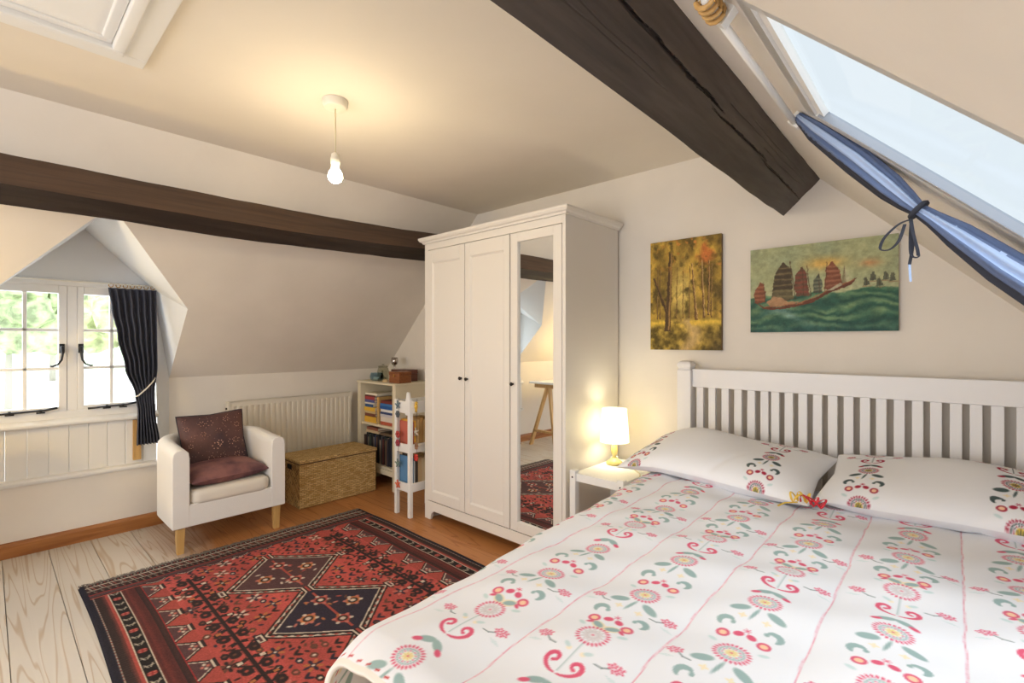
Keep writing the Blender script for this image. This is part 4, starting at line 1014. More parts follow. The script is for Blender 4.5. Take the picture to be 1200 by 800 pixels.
# ---- printed folk flowers
PK, PKD, TEAL, TEALD, YEL, GRY, ORC = (222,96,124), (168,40,66), (156,180,178), (74,90,90), (232,206,128), (206,196,196), (240,176,130)
def comma(cv, x, y, sx, s, c):
    """a curled leaf: thick belly at the outside, curling in to a hook"""
    n = 26
    for k in range(n):
        t = k/(n-1); a = -.9+4.0*t; r_ = .0165*s*(1-.42*t)
        cv.disc(x+sx*r_*math.cos(a), y+r_*math.sin(a), (.0022+.0042*math.sin(PI*min(1, t*1.25))**.8)*s if t < .92 else .004*s, c)
def scroll(cv, x, y, sx, s, c):
    """one arm of a double scroll: from the centre foot out, up and curling in"""
    P_ = [(0,-.050),(.018,-.046),(.038,-.034),(.052,-.012),(.050,.010),(.036,.020),(.022,.012),(.022,-.004),(.032,-.010)]
    n = 40
    for k in range(n):
        t = k/(n-1)*(len(P_)-1); i = min(int(t), len(P_)-2); f = t-i
        p0, p1, p2, p3 = P_[max(i-1,0)], P_[i], P_[i+1], P_[min(i+2,len(P_)-1)]
        q = [.5*(2*p1[a]+(-p0[a]+p2[a])*f+(2*p0[a]-5*p1[a]+4*p2[a]-p3[a])*f*f+(-p0[a]+3*p1[a]-3*p2[a]+p3[a])*f**3) for a in (0, 1)]
        u = k/(n-1); cv.disc(x+sx*q[0]*s, y+q[1]*s, (.0022+.0052*math.sin(PI*u)**.8)*s if u < .95 else .0058*s, c)
def flower(cv, x, y, R_, kind, dark=0.):
    pk = PKD if dark else PK; tl = TEALD if dark else TEAL
    n = 24
    for k in range(n): a = 2*PI*k/n; cv.ell(x+R_*math.cos(a), y+R_*math.sin(a), R_*.15, R_*.085, a, pk)
    if kind == 0:
        for k in range(24): a = 2*PI*(k+.5)/24; cv.disc(x+R_*.72*math.cos(a), y+R_*.72*math.sin(a), R_*.075, tl)
        for k in range(18): a = 2*PI*k/18; cv.disc(x+R_*.54*math.cos(a), y+R_*.54*math.sin(a), R_*.06, tl if k % 2 else pk)
        cv.disc(x, y, R_*.42, (228,190,70) if dark else (240,232,204))
        for k in range(8): a = 2*PI*k/8; cv.ell(x+R_*.24*math.cos(a), y+R_*.24*math.sin(a), R_*.14, R_*.055, a, TEALD if dark else YEL)
        cv.disc(x, y, R_*.08, pk)
    else:
        for k in range(13):
            a = 2*PI*k/13; cv.ell(x+R_*.52*math.cos(a), y+R_*.52*math.sin(a), R_*.26, R_*.105, a, GRY); cv.ell(x+R_*.54*math.cos(a), y+R_*.54*math.sin(a), R_*.15, R_*.05, a, (236,228,230))
        cv.disc(x, y, R_*.2, (230,218,220)); cv.disc(x, y, R_*.09, (226,130,150))
def sprig(cv, x, y, sx, s, dark):
    pk = PKD if dark else PK
    cv.line([(x,y),(x+sx*s*.45,y+s*.02),(x+sx*s*.8,y+s*.3)], .0020, TEALD)
    for k in range(18):
        r_ = s*.42*math.sqrt((k+.5)/18); a = k*2.4; cv.disc(x+sx*s*1.1+r_*math.cos(a)*1.15, y+s*.5+r_*math.sin(a)*.9, s*.075, pk)
    for k in range(3): cv.line([(x+sx*s*(.9+.2*k),y-s*.25),(x+sx*s*(1.25+.2*k),y-s*.45)], .0016, (206,222,222))
def column(cv, x, y0, y1, s=1., dark=False, sgn=1):
    """one printed column running along y from the head (y1) towards the foot (y0)"""
    pk = PKD if dark else PK; tl = TEALD if dark else TEAL; pale = (206,222,222)
    y = y1; i = 0; step = .280*s; R_ = .0385*s
    while y > y0-.1:
        k = i % 3
        if k == 0:
            for sx in (-1, 1):
                cv.ell(x+sx*.018*s, y+.056*s, .026*s, .016*s, sx*.6, (240,226,196)); cv.ell(x+sx*.046*s, y+.060*s, .011*s, .0055*s, -sx*.6, pk)
            flower(cv, x, y, R_, 1, dark)
            for sx in (-1, 1):
                cv.ell(x+sx*.021*s, y+.058*s, .019*s, .0105*s, sx*.6, tl)
                scroll(cv, x+sx*.004*s, y-.120*s, sx, s*.80, pk)
                cv.ell(x+sx*.019*s, y-.204*s, .024*s, .0115*s, -sx*.5, tl); cv.ell(x+sx*.040*s, y-.220*s, .014*s, .008*s, -sx*.6, pk)
                sprig(cv, x+sx*.056*s, y-.080*s, sx, .042*s, dark); cv.disc(x+sx*.02*s, y-.075*s, .007*s, (246,232,206))
                cv.ell(x+sx*.030*s, y-.066*s, .012*s, .006*s, sx*.6, pale)
            cv.line([(x,y-.042*s),(x,y-.150*s)], .0024*s, tl)
        else:
            flower(cv, x, y, R_, 0, dark)
            for sx in (-1, 1):
                cv.ell(x+sx*.046*s, y-.064*s, .027*s, .0135*s, -sx*.5, tl)
                if k == 2: sprig(cv, x+sx*.062*s, y-.095*s, sx, .042*s, dark)
                for a in range(4): cv.ell(x+sx*.030*s+.006*s*math.cos(a*PI/2), y-.098*s+.006*s*math.sin(a*PI/2), .005*s, .003*s, a*PI/2, (244,226,186))
            cv.ell(x-.005*s, y-.076*s, .0048*s, .028*s, -.2, tl)
            y_ = y-.196*s
            for sx in (-1, 1):
                cv.ell(x+sx*.049*s, y_, .0165*s, .0185*s, 0, pk); cv.ell(x+sx*.049*s, y_, .0095*s, .0105*s, 0, (246,206,170))
                comma(cv, x+sx*.054*s, y_+.054*s, sx, s*1.35, tl)
                cv.ell(x+sx*.0155*s, y_+.018*s, .0135*s, .0105*s, -sx*.7, pk); cv.ell(x+sx*.060*s, y_-.042*s, .013*s, .0065*s, sx*.5, pale)
            for a in range(6): cv.line([(x,y_+.040*s),(x+.009*s*math.cos(a*PI/3),y_+.040*s+.009*s*math.sin(a*PI/3))], .0016, pk)
        y -= step; i += 1

WHITE = (238, 238, 242)
# duvet: arc-length coordinate across, y along the bed
DW, DY0, DY1 = 1.88, .455, 2.22
cv = Cv(DW, DY1-DY0, .0027, WHITE, x0=-1.32, y0=DY0)   # canvas x == world x on the flat top; beyond the edge it is arc length
for j_, x in enumerate((-.985, -.752, -.525, -.308, -.090, .130, .352)):
    column(cv, x, DY0, 2.06+(.03, .0, .06, -.02, .05, .02, .04)[j_], .78)
for x in (-.87, -.635, -.413, -.205, .018, .24):
    pts = [(x+.004*mn.noise(Vector((t*.35, x*9, 0))), DY0+t*(DY1-DY0)/90) for t in np.arange(91)]
    for k, (a, b) in enumerate(zip(pts[:-1], pts[1:])):
        cv.line([a, b], .0021, (226,146,164) if k % 2 else (232,168,182))
cv.rect(-1.32, DW-1.32, DY0, DY0+.012, (238,230,220))
for k in range(0, int(DW/.03)): cv.line([(-1.32+k*.03,DY0+.018),(-1.312+k*.03,DY0+.020)], .004, (196,60,60))
ZT = .612
def duvetf(X, Y):
    s = -1.32+X*DW; y = DY0+Y*(DY1-DY0)
    xe = -.853-.085*(y-.49)                   # where the left edge begins to turn over
    R_ = .085; arc = R_*PI/2
    d = xe-s                                  # arc length beyond the turn
    th_ = np.clip(d/R_, 0, PI/2*.94)
    x = np.where(d < 0, s, xe-R_*np.sin(th_)); z = np.where(d < 0, ZT, ZT-R_*(1-np.cos(th_)))
    ext = np.clip(d-R_*PI/2*.94, 0, None); x = x-ext*.12; z = z-ext*.99
    # right side
    d2 = s-(.335); th2 = np.clip(d2/R_, 0, PI/2); x = np.where(d2 > 0, .335+R_*np.sin(th2), x); z = np.where(d2 > 0, ZT-R_*(1-np.cos(th2))-np.clip(d2-arc, 0, None), z)
    # quilted swell between the stitched lines, gentle wrinkles
    lines = np.array([-1.09,-.87,-.635,-.413,-.205,.018,.24,.46]); i = np.clip(np.searchsorted(lines, s)-1, 0, 6); u = (s-lines[i])/(lines[i+1]-lines[i])
    flat = np.clip(-d/.05, 0, 1)*np.clip(-d2/.05, 0, 1)
    z = z+flat*(.010*np.sin(np.clip(u,0,1)*PI)**.6-.004)
    z = z+flat*(.004*np.sin(y*13+s*5)+.003*np.sin(y*29-s*17+1)+.004*np.sin(s*7+1.3)*np.sin(y*4))
    x = x+(1-flat)*(.006*np.sin(y*9)+.003*np.sin(y*31))
    # foot end turns down over the mattress edge
    f = np.clip((.545-y)/.09, 0, 1); z = z-.030*f**1.6
    y2 = y+.0*f+.012*np.sin(s*6)*f
    # hem hangs a little at the left foot corner
    return np.stack([x, y2, z], -1)
dv = patterned('duvet', duvetf, cv.a, M['duvet'], None, base=(-.35, 1.3, .345))
sd = dv.modifiers.new('solid', 'SOLIDIFY'); sd.thickness = .012; sd.offset = -1
tag(dv, 'white duvet printed with columns of red and teal folk flowers', 'duvet')
# pillows
def pillow(label, mtx, w, h, t, cols, seed):
    c = Cv(w, h, .0028, (240,240,243), x0=-w/2, y0=-h/2)
    random.seed(seed)
    for x in cols: column(c, x, -h/2+.02, h/2-.05, .74, True)
    Mm = np.array(mtx)
    def mk(sg):
        def f(X, Y):
            a, b = 2*X-1, 2*Y-1; e = np.clip((1-np.abs(a)**2.6)*(1-np.abs(b)**2.4), 0, 1)
            kx = 1-.055*(1-np.abs(b))*a*a; ky = 1-.08*(1-np.abs(a))*b*b
            z = sg*t/2*e**.5*(1+.10*np.sin(a*4+seed)*np.sin(b*3))+.010*np.sin(a*5+seed)*e
            # creases fanning from the corners and mid front
            z = z-sg*.010*np.exp(-((a-.3*b-.35)/.05)**2)*np.clip(-b, 0, 1)*e**.3
            z = z-.11*np.clip(-a-.45, 0, 1)**1.5*(seed == 3)
            P = np.stack([a*w/2*kx, b*h/2*ky, z, np.ones_like(a)], -1)
            # droop of the outer front corner
            return (P @ Mm.T)[..., :3]
        return f
    base = tuple(mtx @ Vector((0,0,-t*.3)))
    o = patterned('pillow', mk(1), c.a, M['pillow'], None, base=base)
    blank = np.empty((40, 60, 3)); blank[:] = (236,236,240)
    patterned('underside', mk(-1), blank, M['pillow'], o)
    tag(o, label, 'pillow'); return o
mt = Matrix.Translation((-.752, 2.18, .690)) @ Matrix.Rotation(math.radians(-3), 4, 'Z') @ Matrix.Rotation(math.radians(11), 4, 'X') @ Matrix.Rotation(math.radians(2.5), 4, 'Y')
pillow('white flower-printed pillow on the side next to the lamp', mt, .785, .46, .15, (-.300, .215), 3)
mt = Matrix.Translation((.030, 2.20, .690)) @ Matrix.Rotation(math.radians(-1), 4, 'Z') @ Matrix.Rotation(math.radians(10.5), 4, 'X') @ Matrix.Rotation(math.radians(-1.0), 4, 'Y')
pillow('white flower-printed pillow on the far side from the lamp', mt, .785, .46, .15, (-.262, .115), 8)
random.seed(21)
# ribbons between pillows
rb = thing('ribbon_tassel', 'red and yellow ribbon ties lying between the two pillows', 'ribbon', (-.375, 1.92, .63))
def ribbon(pts, wd_):
    mb = MB(); pts = [Vector(p) for p in pts]; n = len(pts); vs = []
    for i, p in enumerate(pts):
        d = (pts[min(i+1,n-1)]-pts[max(i-1,0)]).normalized(); u = d.cross(Vector((.2,-.4,1))).normalized(); vs += [p-u*wd_/2, p+u*wd_/2]
    mb.add(vs, [(2*i,2*i+1,2*i+3,2*i+2) for i in range(n-1)])
    return mb
def loopy(c, r, n, sx, zz):
    return [(c[0]+sx*r*math.sin(k*PI*1.6/n), c[1]+.5*r*math.cos(k*PI*1.9/n), c[2]+zz*abs(math.sin(k*PI*2/n))+.004) for k in range(n+1)]
for c_, r_, sx, zz, mm in (((-.365,1.905,.642),.028,1,.030,'red'),((-.340,1.90,.641),.022,1,.020,'red'),((-.350,1.915,.644),.034,1,.022,'red'),((-.40,1.91,.642),.022,-1,.030,'yellow'),((-.385,1.92,.643),.020,1,.034,'yellow')):
    o = obj('ribbon', ribbon(loopy(c_, r_, 22, sx, zz), .007), M[mm], rb, recalc=False); s_ = o.modifiers.new('s', 'SOLIDIFY'); s_.thickness = .0012
obj('ribbon', ribbon([(-.40,1.91,.645),(-.435,1.89,.640),(-.445,1.872,.636),(-.450,1.855,.634)], .007), M['yellow'], rb, recalc=False)

# ------------------------------------------------------------------ bedside table and lamp
nx0, nx1, ny0, ny1 = -1.462, -1.150, 2.035, 2.47
TT = .030
nt_ = thing('bedside_table', 'small white bedside table between wardrobe and bed', 'bedside table', (-1.33, 2.3, 0))
for x, y in ((nx0,ny0),(nx1-.036,ny0),(nx0,ny1-.036),(nx1-.036,ny1-.036)):
    lg = obj('leg', MB().box(x, x+.036, y, y+.036, 0, .514+TT), M['standwhite'], nt_, bevel=.004)
    if y == ny0: obj('screw', MB().lathe((0,0,0), [(.005,0),(.004,.0015)], 10).xf(Matrix.Translation((x+.018,y,.478+TT)) @ Matrix.Rotation(PI/2, 4, 'X')), M['knob'], lg)
obj('table_top', MB().box(nx0+.02, nx1-.004, ny0+.028, ny1-.004, .486+TT, .500+TT), M['standwhite'], nt_, bevel=.002)
mb = MB(); mb.box(nx0+.036, nx1-.036, ny0+.010, ny0+.028, .458+TT, .499+TT); mb.box(nx0+.036, nx1-.036, ny1-.028, ny1-.010, .45+TT, .486+TT); mb.box(nx0+.01, nx0+.028, ny0+.036, ny1-.036, .45+TT, .486+TT); mb.box(nx1-.028, nx1-.01, ny0+.036, ny1-.036, .45+TT, .486+TT)
obj('apron', mb, M['standwhite'], nt_, bevel=.002)
lx, ly, lz = -1.375, 2.335, .5305
lp = thing('table_lamp', 'small lit table lamp with a cream shade on the bedside table', 'lamp', (lx, ly, lz))
ft = MB()
def lobed(u, v):
    a = u*2*PI; r = [.012,.040,.046,.030,.014][int(round(v*4))]*(1+.07*math.cos(a*6)*(1 if v < .7 else 0)); return (lx+r*math.cos(a), ly+r*math.sin(a), lz+[0,.0,.010,.022,.036][int(round(v*4))])
ft.grid(lobed, 48, 4); obj('base', ft, M['gold'], lp, smooth=True)
obj('stem', MB().lathe((lx,ly,lz+.034), [(.014,0),(.009,.012),(.015,.022),(.019,.040),(.0175,.060),(.010,.074),(.009,.095)], 24), M['gold'], lp, smooth=True)
sh = MB(); prof_ = [(.080,.124),(.0795,.128),(.067,.300),(.0665,.304)]
sh.lathe((lx,ly,lz), prof_, 48, False, False); o = obj('lamp_shade', sh, M['shade'], lp, smooth=True, recalc=False)
mb = MB(); mb.tube([(lx+.086*math.cos(k*PI/16), ly+.086*math.sin(k*PI/16), lz+.20) for k in range(0)] or [(lx,ly,lz+.134),(lx,ly,lz+.15)], .012); obj('lamp_holder', mb, M['rose'], lp)
obj('bulb', MB().ball((lx,ly,lz+.19), .026, 14, (1,1,1.3)), M['lampbulb'], lp, smooth=True)
obj('flex', MB().tube([(lx+.04,ly,lz+.006),(lx+.13,ly-.03,lz+.004),(nx1-.02,ly-.10,lz+.005),(nx1+.006,ly-.15,lz-.004),(nx1+.008,ly-.19,lz-.06),(nx1+.006,ly-.21,lz-.16)], .0028, 6), M['cord'], lp, smooth=True)
light('table_lamp_glow', 'POINT', (lx, ly, lz+.210), 2.9, (1, .92, .70), rad=.05)

# ------------------------------------------------------------------ oil paintings
def painting(label, cvs, x0, x1, z0, z1):
    r = thing('painting', label, 'painting', ((x0+x1)/2, GY, z0)); yb, yf = GY-.001, GY-.022
    mb = MB(); e = .0006
    mb.box(x0+e, x1-e, yf+.0006, yb, z0+e, z1-e); obj('stretcher', mb, M['canvasedge'], r)
    ny, nx = cvs.shape[:2]; wy = (vnoise(ny, nx, 30, 24, 2)-.5)*3; wx = (vnoise(ny, nx, 30, 24, 2)-.5)*3
    jj, ii = np.mgrid[0:ny, 0:nx]; cvs = cvs[np.clip(jj+wy, 0, ny-1).astype(int), np.clip(ii+wx, 0, nx-1).astype(int)]
    cvs = cvs*(.86+.28*vnoise(ny, nx, 26, 34, 3))[..., None]
    patterned('canvas', lambda X, Y: np.stack([x0+X*(x1-x0), np.full_like(X, yf), z0+Y*(z1-z0)], -1), cvs, M['paint'], r)
# autumn wood
W_, H_ = .388, .602
c = Cv(W_, H_, .0024, (150,118,50)); n1 = vnoise(c.ny, c.nx, 7, 6, 5); n2 = vnoise(c.ny, c.nx, 16, 12, 4); n3 = vnoise(c.ny, c.nx, 5, 4, 4)
YY = np.linspace(0, 1, c.ny)[:, None]*np.ones((1, c.nx)); XX = np.linspace(0, 1, c.nx)[None]*np.ones((c.ny, 1))
def mixc(a, b, t): t = np.clip(t, 0, 1)[..., None]; return np.asarray(a, float)*(1-t)+np.asarray(b, float)*t
fol = mixc((104,84,34), (198,160,64), (n1-.30)*2.6); fol = mixc(fol, (190,110,52), ((n3-.52)*5)*np.clip((XX-.35)*2.2, 0, 1)*np.clip((YY-.55)*4, 0, 1)); fol = mixc(fol, (222,196,112), np.exp(-((XX-.45)/.16)**2-((YY-.52)/.22)**2)*.8)
fol = mixc(fol, (84,70,28), (n2-.55)*4)
gr = mixc((92,76,26), (206,172,76), (n2-.30)*2.4); gr = mixc(gr, (200,168,112), np.exp(-((XX-.52-.12*np.sin(YY*11))/.10)**2)*.9); gr = mixc(gr, (50,40,20), np.clip((XX-.75)*3, 0, 1)*np.clip((.16-YY)*8, 0, 1)); gr = mixc(gr, (222,186,72), np.exp(-((YY-.245)/.03)**2)*(n1 > .45))
c.a = mixc(fol, gr, np.clip((.29-YY)*30, 0, 1))
def trunk(x0, y0, x1, y1, w0, w1, col, hl):
    c.poly([(x0-w0,y0),(x0+w0,y0),(x1+w1,y1),(x1-w1,y1)], col); c.line([(x0+w0*.5,y0+.01),(x1+w1*.5,y1)], w0*.5, hl)
for x, w_ in ((.04,.004),(.055,.003),(.335,.004),(.22,.003),(.15,.003),(.185,.003)): trunk(x*1.0, .17, x+.004, .45, w_, w_*.6, (104,78,40), (170,136,76))
trunk(.258,.16,.235,.46,.008,.004,(112,82,44),(206,170,104)); trunk(.298,.17,.288,.47,.007,.004,(112,82,44),(206,172,108)); trunk(.322,.18,.326,.47,.006,.003,(96,68,38),(200,160,96))
trunk(.098,.10,.118,.53,.017,.010,(84,62,36),(150,116,66)); trunk(.095,.20,.02,.40,.009,.005,(78,58,34),(116,88,50))
n4 = vnoise(c.ny, c.nx, 22, 16, 3); c.a = mixc(c.a, mixc((172,128,48), (206,128,60), XX), (n4-.6)*7*np.clip((YY-.62)*3, 0, 1))
c.a += (RNG.random(c.a.shape[:2])[..., None]-.5)*16; FOR = c.a
painting('unframed oil painting of a golden autumn wood, hung nearest the wardrobe', FOR, -1.274, -.882, 1.158, 1.762)
# junks at sea
W_, H_ = .575, .402
c = Cv(W_, H_, .0024, (166,168,128)); n1 = vnoise(c.ny, c.nx, 4, 6, 5); n2 = vnoise(c.ny, c.nx, 14, 9, 4)
YY = np.linspace(0, 1, c.ny)[:, None]*np.ones((1, c.nx)); XX = np.linspace(0, 1, c.nx)[None]*np.ones((c.ny, 1))
skyc = mixc((170,172,128), (150,158,124), (n1-.3)*2); skyc = mixc(skyc, (214,172,90), np.exp(-((XX-.54)/.13)**2-((YY-.76)/.07)**2)*1.0); skyc = mixc(skyc, (198,146,96), np.exp(-((XX-.83)/.06)**2-((YY-.72)/.04)**2)*.9); skyc = mixc(skyc, (196,192,150), np.clip((.6-YY)*3, 0, .5))
wv = np.sin(YY*60+np.sin(XX*9+YY*12)*2.2+n1*9)*.5+.5
sea = mixc((44,84,70), (112,142,102), wv*n2*1.5); sea = mixc(sea, (30,72,76), np.clip((.16-YY)*5, 0, 1)*.6); sea = mixc(sea, (126,158,150), np.exp(-((XX-.28)/.16)**2-((YY-.15-.1*np.sin(XX*9))/.05)**2)*.8*n2*1.5); sea = mixc(sea, (74,120,84), np.clip((YY-.38)*6, 0, .7))
hz = .40+.05*XX+.015*np.sin(XX*17)
c.a = mixc(sea, skyc, (YY-hz)*60)
def P(u, v): return (u/653*W_, H_*(1-v/372))    # painting pixel coordinates (653 x 372)
def sail(pts, c1, c2, ribs):
    pts = [P(*p) for p in pts]; c.poly(pts, c1); ys = [p[1] for p in pts]; xs = [p[0] for p in pts]; y0, y1 = min(ys), max(ys)
    for k in range(1, ribs+1):
        y = y0+(y1-y0)*k/(ribs+1); q = c._win(min(xs), max(xs), y-.01, y+.004)
        sl, X, Y = q; m2 = np.abs(c.a[sl]-np.asarray(c1)).sum(-1) < 12; c._put(sl, m2*np.clip(1-np.abs(Y-y+.003)/.008, 0, 1)*.8, c2)
def mast(a, b, w=.0022): c.line([P(*a), P(*b)], w, (84,60,42))
for pts, c1, c2, r_ in (([(20,240),(17,195),(48,148),(72,160),(76,238),(50,244)], (122,72,50), (168,110,78), 4),
                        ([(106,212),(116,160),(124,112),(164,68),(200,98),(208,180),(214,232),(160,240),(108,232)], (74,62,46), (128,112,74), 6),
                        ([(214,176),(222,132),(248,96),(276,124),(284,220),(228,222)], (104,74,56), (140,70,54), 5), ([(302,212),(304,152),(330,132),(346,168),(340,210)], (80,84,70), (132,132,106), 4),
                        ([(352,196),(360,110),(388,84),(418,120),(430,188),(390,200)], (124,74,54), (164,112,82), 5)):
    sail(pts, c1, c2, r_)
c.poly([P(110,190),P(210,190),P(214,232),P(110,232)], (128,122,84), .45)
mast((196,68),(222,232),.003); mast((276,92),(292,224),.003); mast((364,84),(356,210)); mast((440,110),(444,190)); mast((66,150),(76,240)); mast((252,95),(262,222)); mast((330,132),(332,212))
for a in range(7): c.line([P(440,112+a*9),P(424+a*2,184)], .0008, (110,92,70)); c.line([P(440,112+a*9),P(468-a*3,180)], .0008, (190,180,150))
c.poly([P(10,228),P(70,262),P(150,262),P(240,250),P(330,224),P(372,196),P(440,178),P(490,158),P(470,186),P(372,216),P(300,250),P(200,268),P(110,276),P(70,270)], (104,60,44))
c.poly([P(82,240),P(120,216),P(150,222),P(190,242),P(250,246),P(180,258),P(96,262)], (170,132,96)); c.line([P(70,262),P(240,252),P(372,204),P(480,164)], .003, (166,108,72)); c.poly([P(366,204),P(420,176),P(430,184),P(390,204)], (176,164,136))
for (u, v) in ((528,170),(556,150),(604,152),(630,158),(580,176)):
    c.poly([P(u-14,v+24),P(u-8,v-8),P(u+4,v-10),P(u+14,v+22)], (96,98,78)); c.line([P(u,v-12),P(u,v+28)], .001, (80,66,50)); c.line([P(u-16,v+27),P(u+18,v+27)], .003, (150,116,84))
c.a += (RNG.random(c.a.shape[:2])[..., None]-.5)*12
painting('unframed oil painting of sailing junks on a green sea, hung over the bed', c.a, -.742, -.168, 1.249, 1.654)

# ------------------------------------------------------------------ dormer curtain on its rod
rodx = LX+.052
rr = thing('curtain_rod', 'thin white curtain rod across the top of the dormer window', 'curtain rod', (rodx, .35, 1.56))
obj('rod', MB().tube([(rodx,W0-.02,1.558),(rodx,.775,1.558)], .004, 8), M['rose'], rr, smooth=True)
obj('end_bracket', MB().box(LX-.03, rodx+.008, .768, .78, 1.545, 1.575), M['rose'], rr)
cu = thing('curtain', 'charcoal curtain tied back at the right of the dormer window', 'curtain', (rodx, .66, .54))
def curt(u, v):
    z = 1.535-v*(1.535-.545); kk = [(0,.505,.745),(.12,.520,.745),(.30,.548,.748),(.5,.585,.750),(.68,.640,.735),(.78,.652,.738),(1.0,.646,.765)]
    for (a, l0, r0), (b, l1, r1) in zip(kk[:-1], kk[1:]):
        if a <= v <= b: t = (v-a)/(b-a); t = t*t*(3-2*t); l = l0+(l1-l0)*t; r = r0+(r1-r0)*t
    amp = .022*(1-.55*math.exp(-((v-.69)/.1)**2)); y = l+(r-l)*u
    ph = u*2*PI*7+.5*math.sin(v*4)
    if v < .06: amp *= .6+6*v
    return (rodx+.004+amp*math.sin(ph)+.006*mn.noise(Vector((u*5, v*5, 0))), y+.006*math.cos(ph), z)
o = obj('cloth', MB().grid(curt, 140, 70), M['curtain'], cu, smooth=True, recalc=False); s_ = o.modifiers.new('s', 'SOLIDIFY'); s_.thickness = .003
for k in range(7):
    y = .522+k*.035; obj('ring', MB().tube([(rodx, y+.011*math.cos(a*PI/7), 1.550+.011*math.sin(a*PI/7)) for a in range(14)], .0028, 6, True), M['brass'], cu, smooth=True)
tb = MB(); tb.tube([(LX+.0,.768,1.00),(rodx-.02,.758,.985),(rodx+.028,.728,.945),(rodx+.034,.69,.90),(rodx+.03,.652,.862),(rodx-.005,.630,.85)], .0045, 6)
obj('tieback', tb, M['rose'], cu, smooth=True)['label'] = 'pale cord tieback'
o = obj('wooden_batten', MB().box(LX-.022, LX-.002, .640, .682, .442, .70), M['lightwood'], bevel=.002); tag(o, 'short pale wooden batten behind the curtain hem on the panelling', 'batten')

# ------------------------------------------------------------------ skylight curtain on its pole
pl = thing('curtain_pole', 'white curtain pole with wooden end fixed along the skylight top', 'curtain rod', (-.29, 1.15, 1.76))
def RP(x, y, n): return RS(x, y, -n)
pa = RP(-.285+.0, .80, .024); pb = RP(-.285, 1.43, .024)
obj('pole', MB().tube([pa, pb], .0075, 10), M['gloss'], pl, smooth=True)
mb = MB(); q0 = Vector(RP(-.285, .905, .024)); e1 = Vector((.7071,0,-.7071)); e2 = Vector((0,1,0)); e3 = Vector((-.7071,0,-.7071))
for yy in (.87, 1.415):
    mb = MB(); c_ = Vector(RP(-.285, yy, .014)); vs = [c_+e1*i*.016+e2*j*.011+e3*k*.018 for k in (-1,1) for i,j in ((-1,-1),(1,-1),(1,1),(-1,1))]
    mb.add(vs, [(3,2,1,0),(4,5,6,7),(0,1,5,4),(1,2,6,5),(2,3,7,6),(3,0,4,7)]); obj('bracket', mb, M['gloss'], pl, bevel=.002)
mb = MB()
for k in range(4): mb.tube([tuple(Vector(RP(-.285, .80+.016*k, .024))+Vector((.015*math.cos(a*PI/6), 0, .015*math.sin(a*PI/6)))) for a in range(12)], .0045, 6, True)
obj('wooden_ring', mb, M['lightwood'], pl, smooth=True)['label'] = 'light wooden rings at the near end'
# the gathered cloth runs down the slope from pole to lower pole
sc_ = thing('skylight_curtain', 'slate blue skylight curtain gathered and tied with a dark bow', 'curtain', (0.0, 1.40, 1.40))
axis_pts = [(-.283,.012,.013),(-.24,.018,.026),(-.15,.026,.034),(-.08,.036,.031),(-.048,.041,.024),(-.024,.044,.016),(.0,.044,.020),(.04,.045,.031),(.11,.048,.040),(.22,.046,.046),(.36,.036,.05),(.50,.02,.045)]
def cl(u, v):
    t = u*(len(axis_pts)-1); i = min(int(t), len(axis_pts)-2); f = t-i
    x, n, r = [axis_pts[i][k]+(axis_pts[i+1][k]-axis_pts[i][k])*f for k in range(3)]
    a = v*2*PI; rr_ = r*(1+.10*math.sin(a*7+x*6)+.07*math.sin(a*13-x*9)); c_ = Vector(RP(x, 1.395, n))
    return tuple(c_+Vector((0,1,0))*(rr_*1.05*math.cos(a))+Vector((.7071,0,.7071))*(rr_*.80*math.sin(a)))
mbc = MB().grid(cl, 180, 72)
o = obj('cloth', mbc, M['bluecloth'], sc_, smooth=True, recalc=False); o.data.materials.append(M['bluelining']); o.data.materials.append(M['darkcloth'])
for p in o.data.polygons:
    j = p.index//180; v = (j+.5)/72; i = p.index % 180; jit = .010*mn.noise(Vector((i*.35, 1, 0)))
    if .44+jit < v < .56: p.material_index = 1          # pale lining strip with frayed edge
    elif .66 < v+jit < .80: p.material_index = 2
tc_ = Vector(RP(-.026, 1.395, .044)); mb = MB()
mb.tube([tuple(tc_+Vector((0,1,0))*.0215*math.cos(a*PI/10)+Vector((.7071,0,.7071))*.0185*math.sin(a*PI/10)) for a in range(20)], .006, 6, True); obj('tie_band', mb, M['darkcloth'], sc_, smooth=True)
def cam_pt(u, v, y):
    a = (u-600)/565; th_ = math.radians(42.481); d0 = -math.sin(th_)+a*math.cos(th_); d1 = math.cos(th_)+a*math.sin(th_); t = y/d1; return (d0*t, y, CAM_H+(400-v)/565*t)
def smooth_path(pts, n=6):
    out = []
    P_ = [Vector(p) for p in pts]
    for i in range(len(P_)-1):
        p0, p1, p2, p3 = P_[max(i-1,0)], P_[i], P_[i+1], P_[min(i+2,len(P_)-1)]
        for k in range(n):
            t = k/n; out.append(.5*((2*p1)+(-p0+p2)*t+(2*p0-5*p1+4*p2-p3)*t*t+(-p0+3*p1-3*p2+p3)*t**3))
    return out+[P_[-1]]
kx, kz = tc_.x-.012, tc_.z-.022
lp1 = [(kx,1.375,kz),(kx-.02,1.368,kz-.008),(kx-.045,1.362,kz-.035),(kx-.052,1.36,kz-.060),(kx-.036,1.362,kz-.063),(kx-.020,1.364,kz-.045),(kx-.010,1.37,kz-.010)]
lp2 = [(kx,1.375,kz),(kx+.004,1.366,kz-.03),(kx+.012,1.364,kz-.07),(kx+.012,1.366,kz-.085),(kx+.002,1.367,kz-.080),(kx,1.37,kz-.05),(kx+.001,1.374,kz-.01)]
tl1 = [(kx,1.374,kz),(kx+.004,1.37,kz-.05),(kx-.002,1.368,kz-.10)]
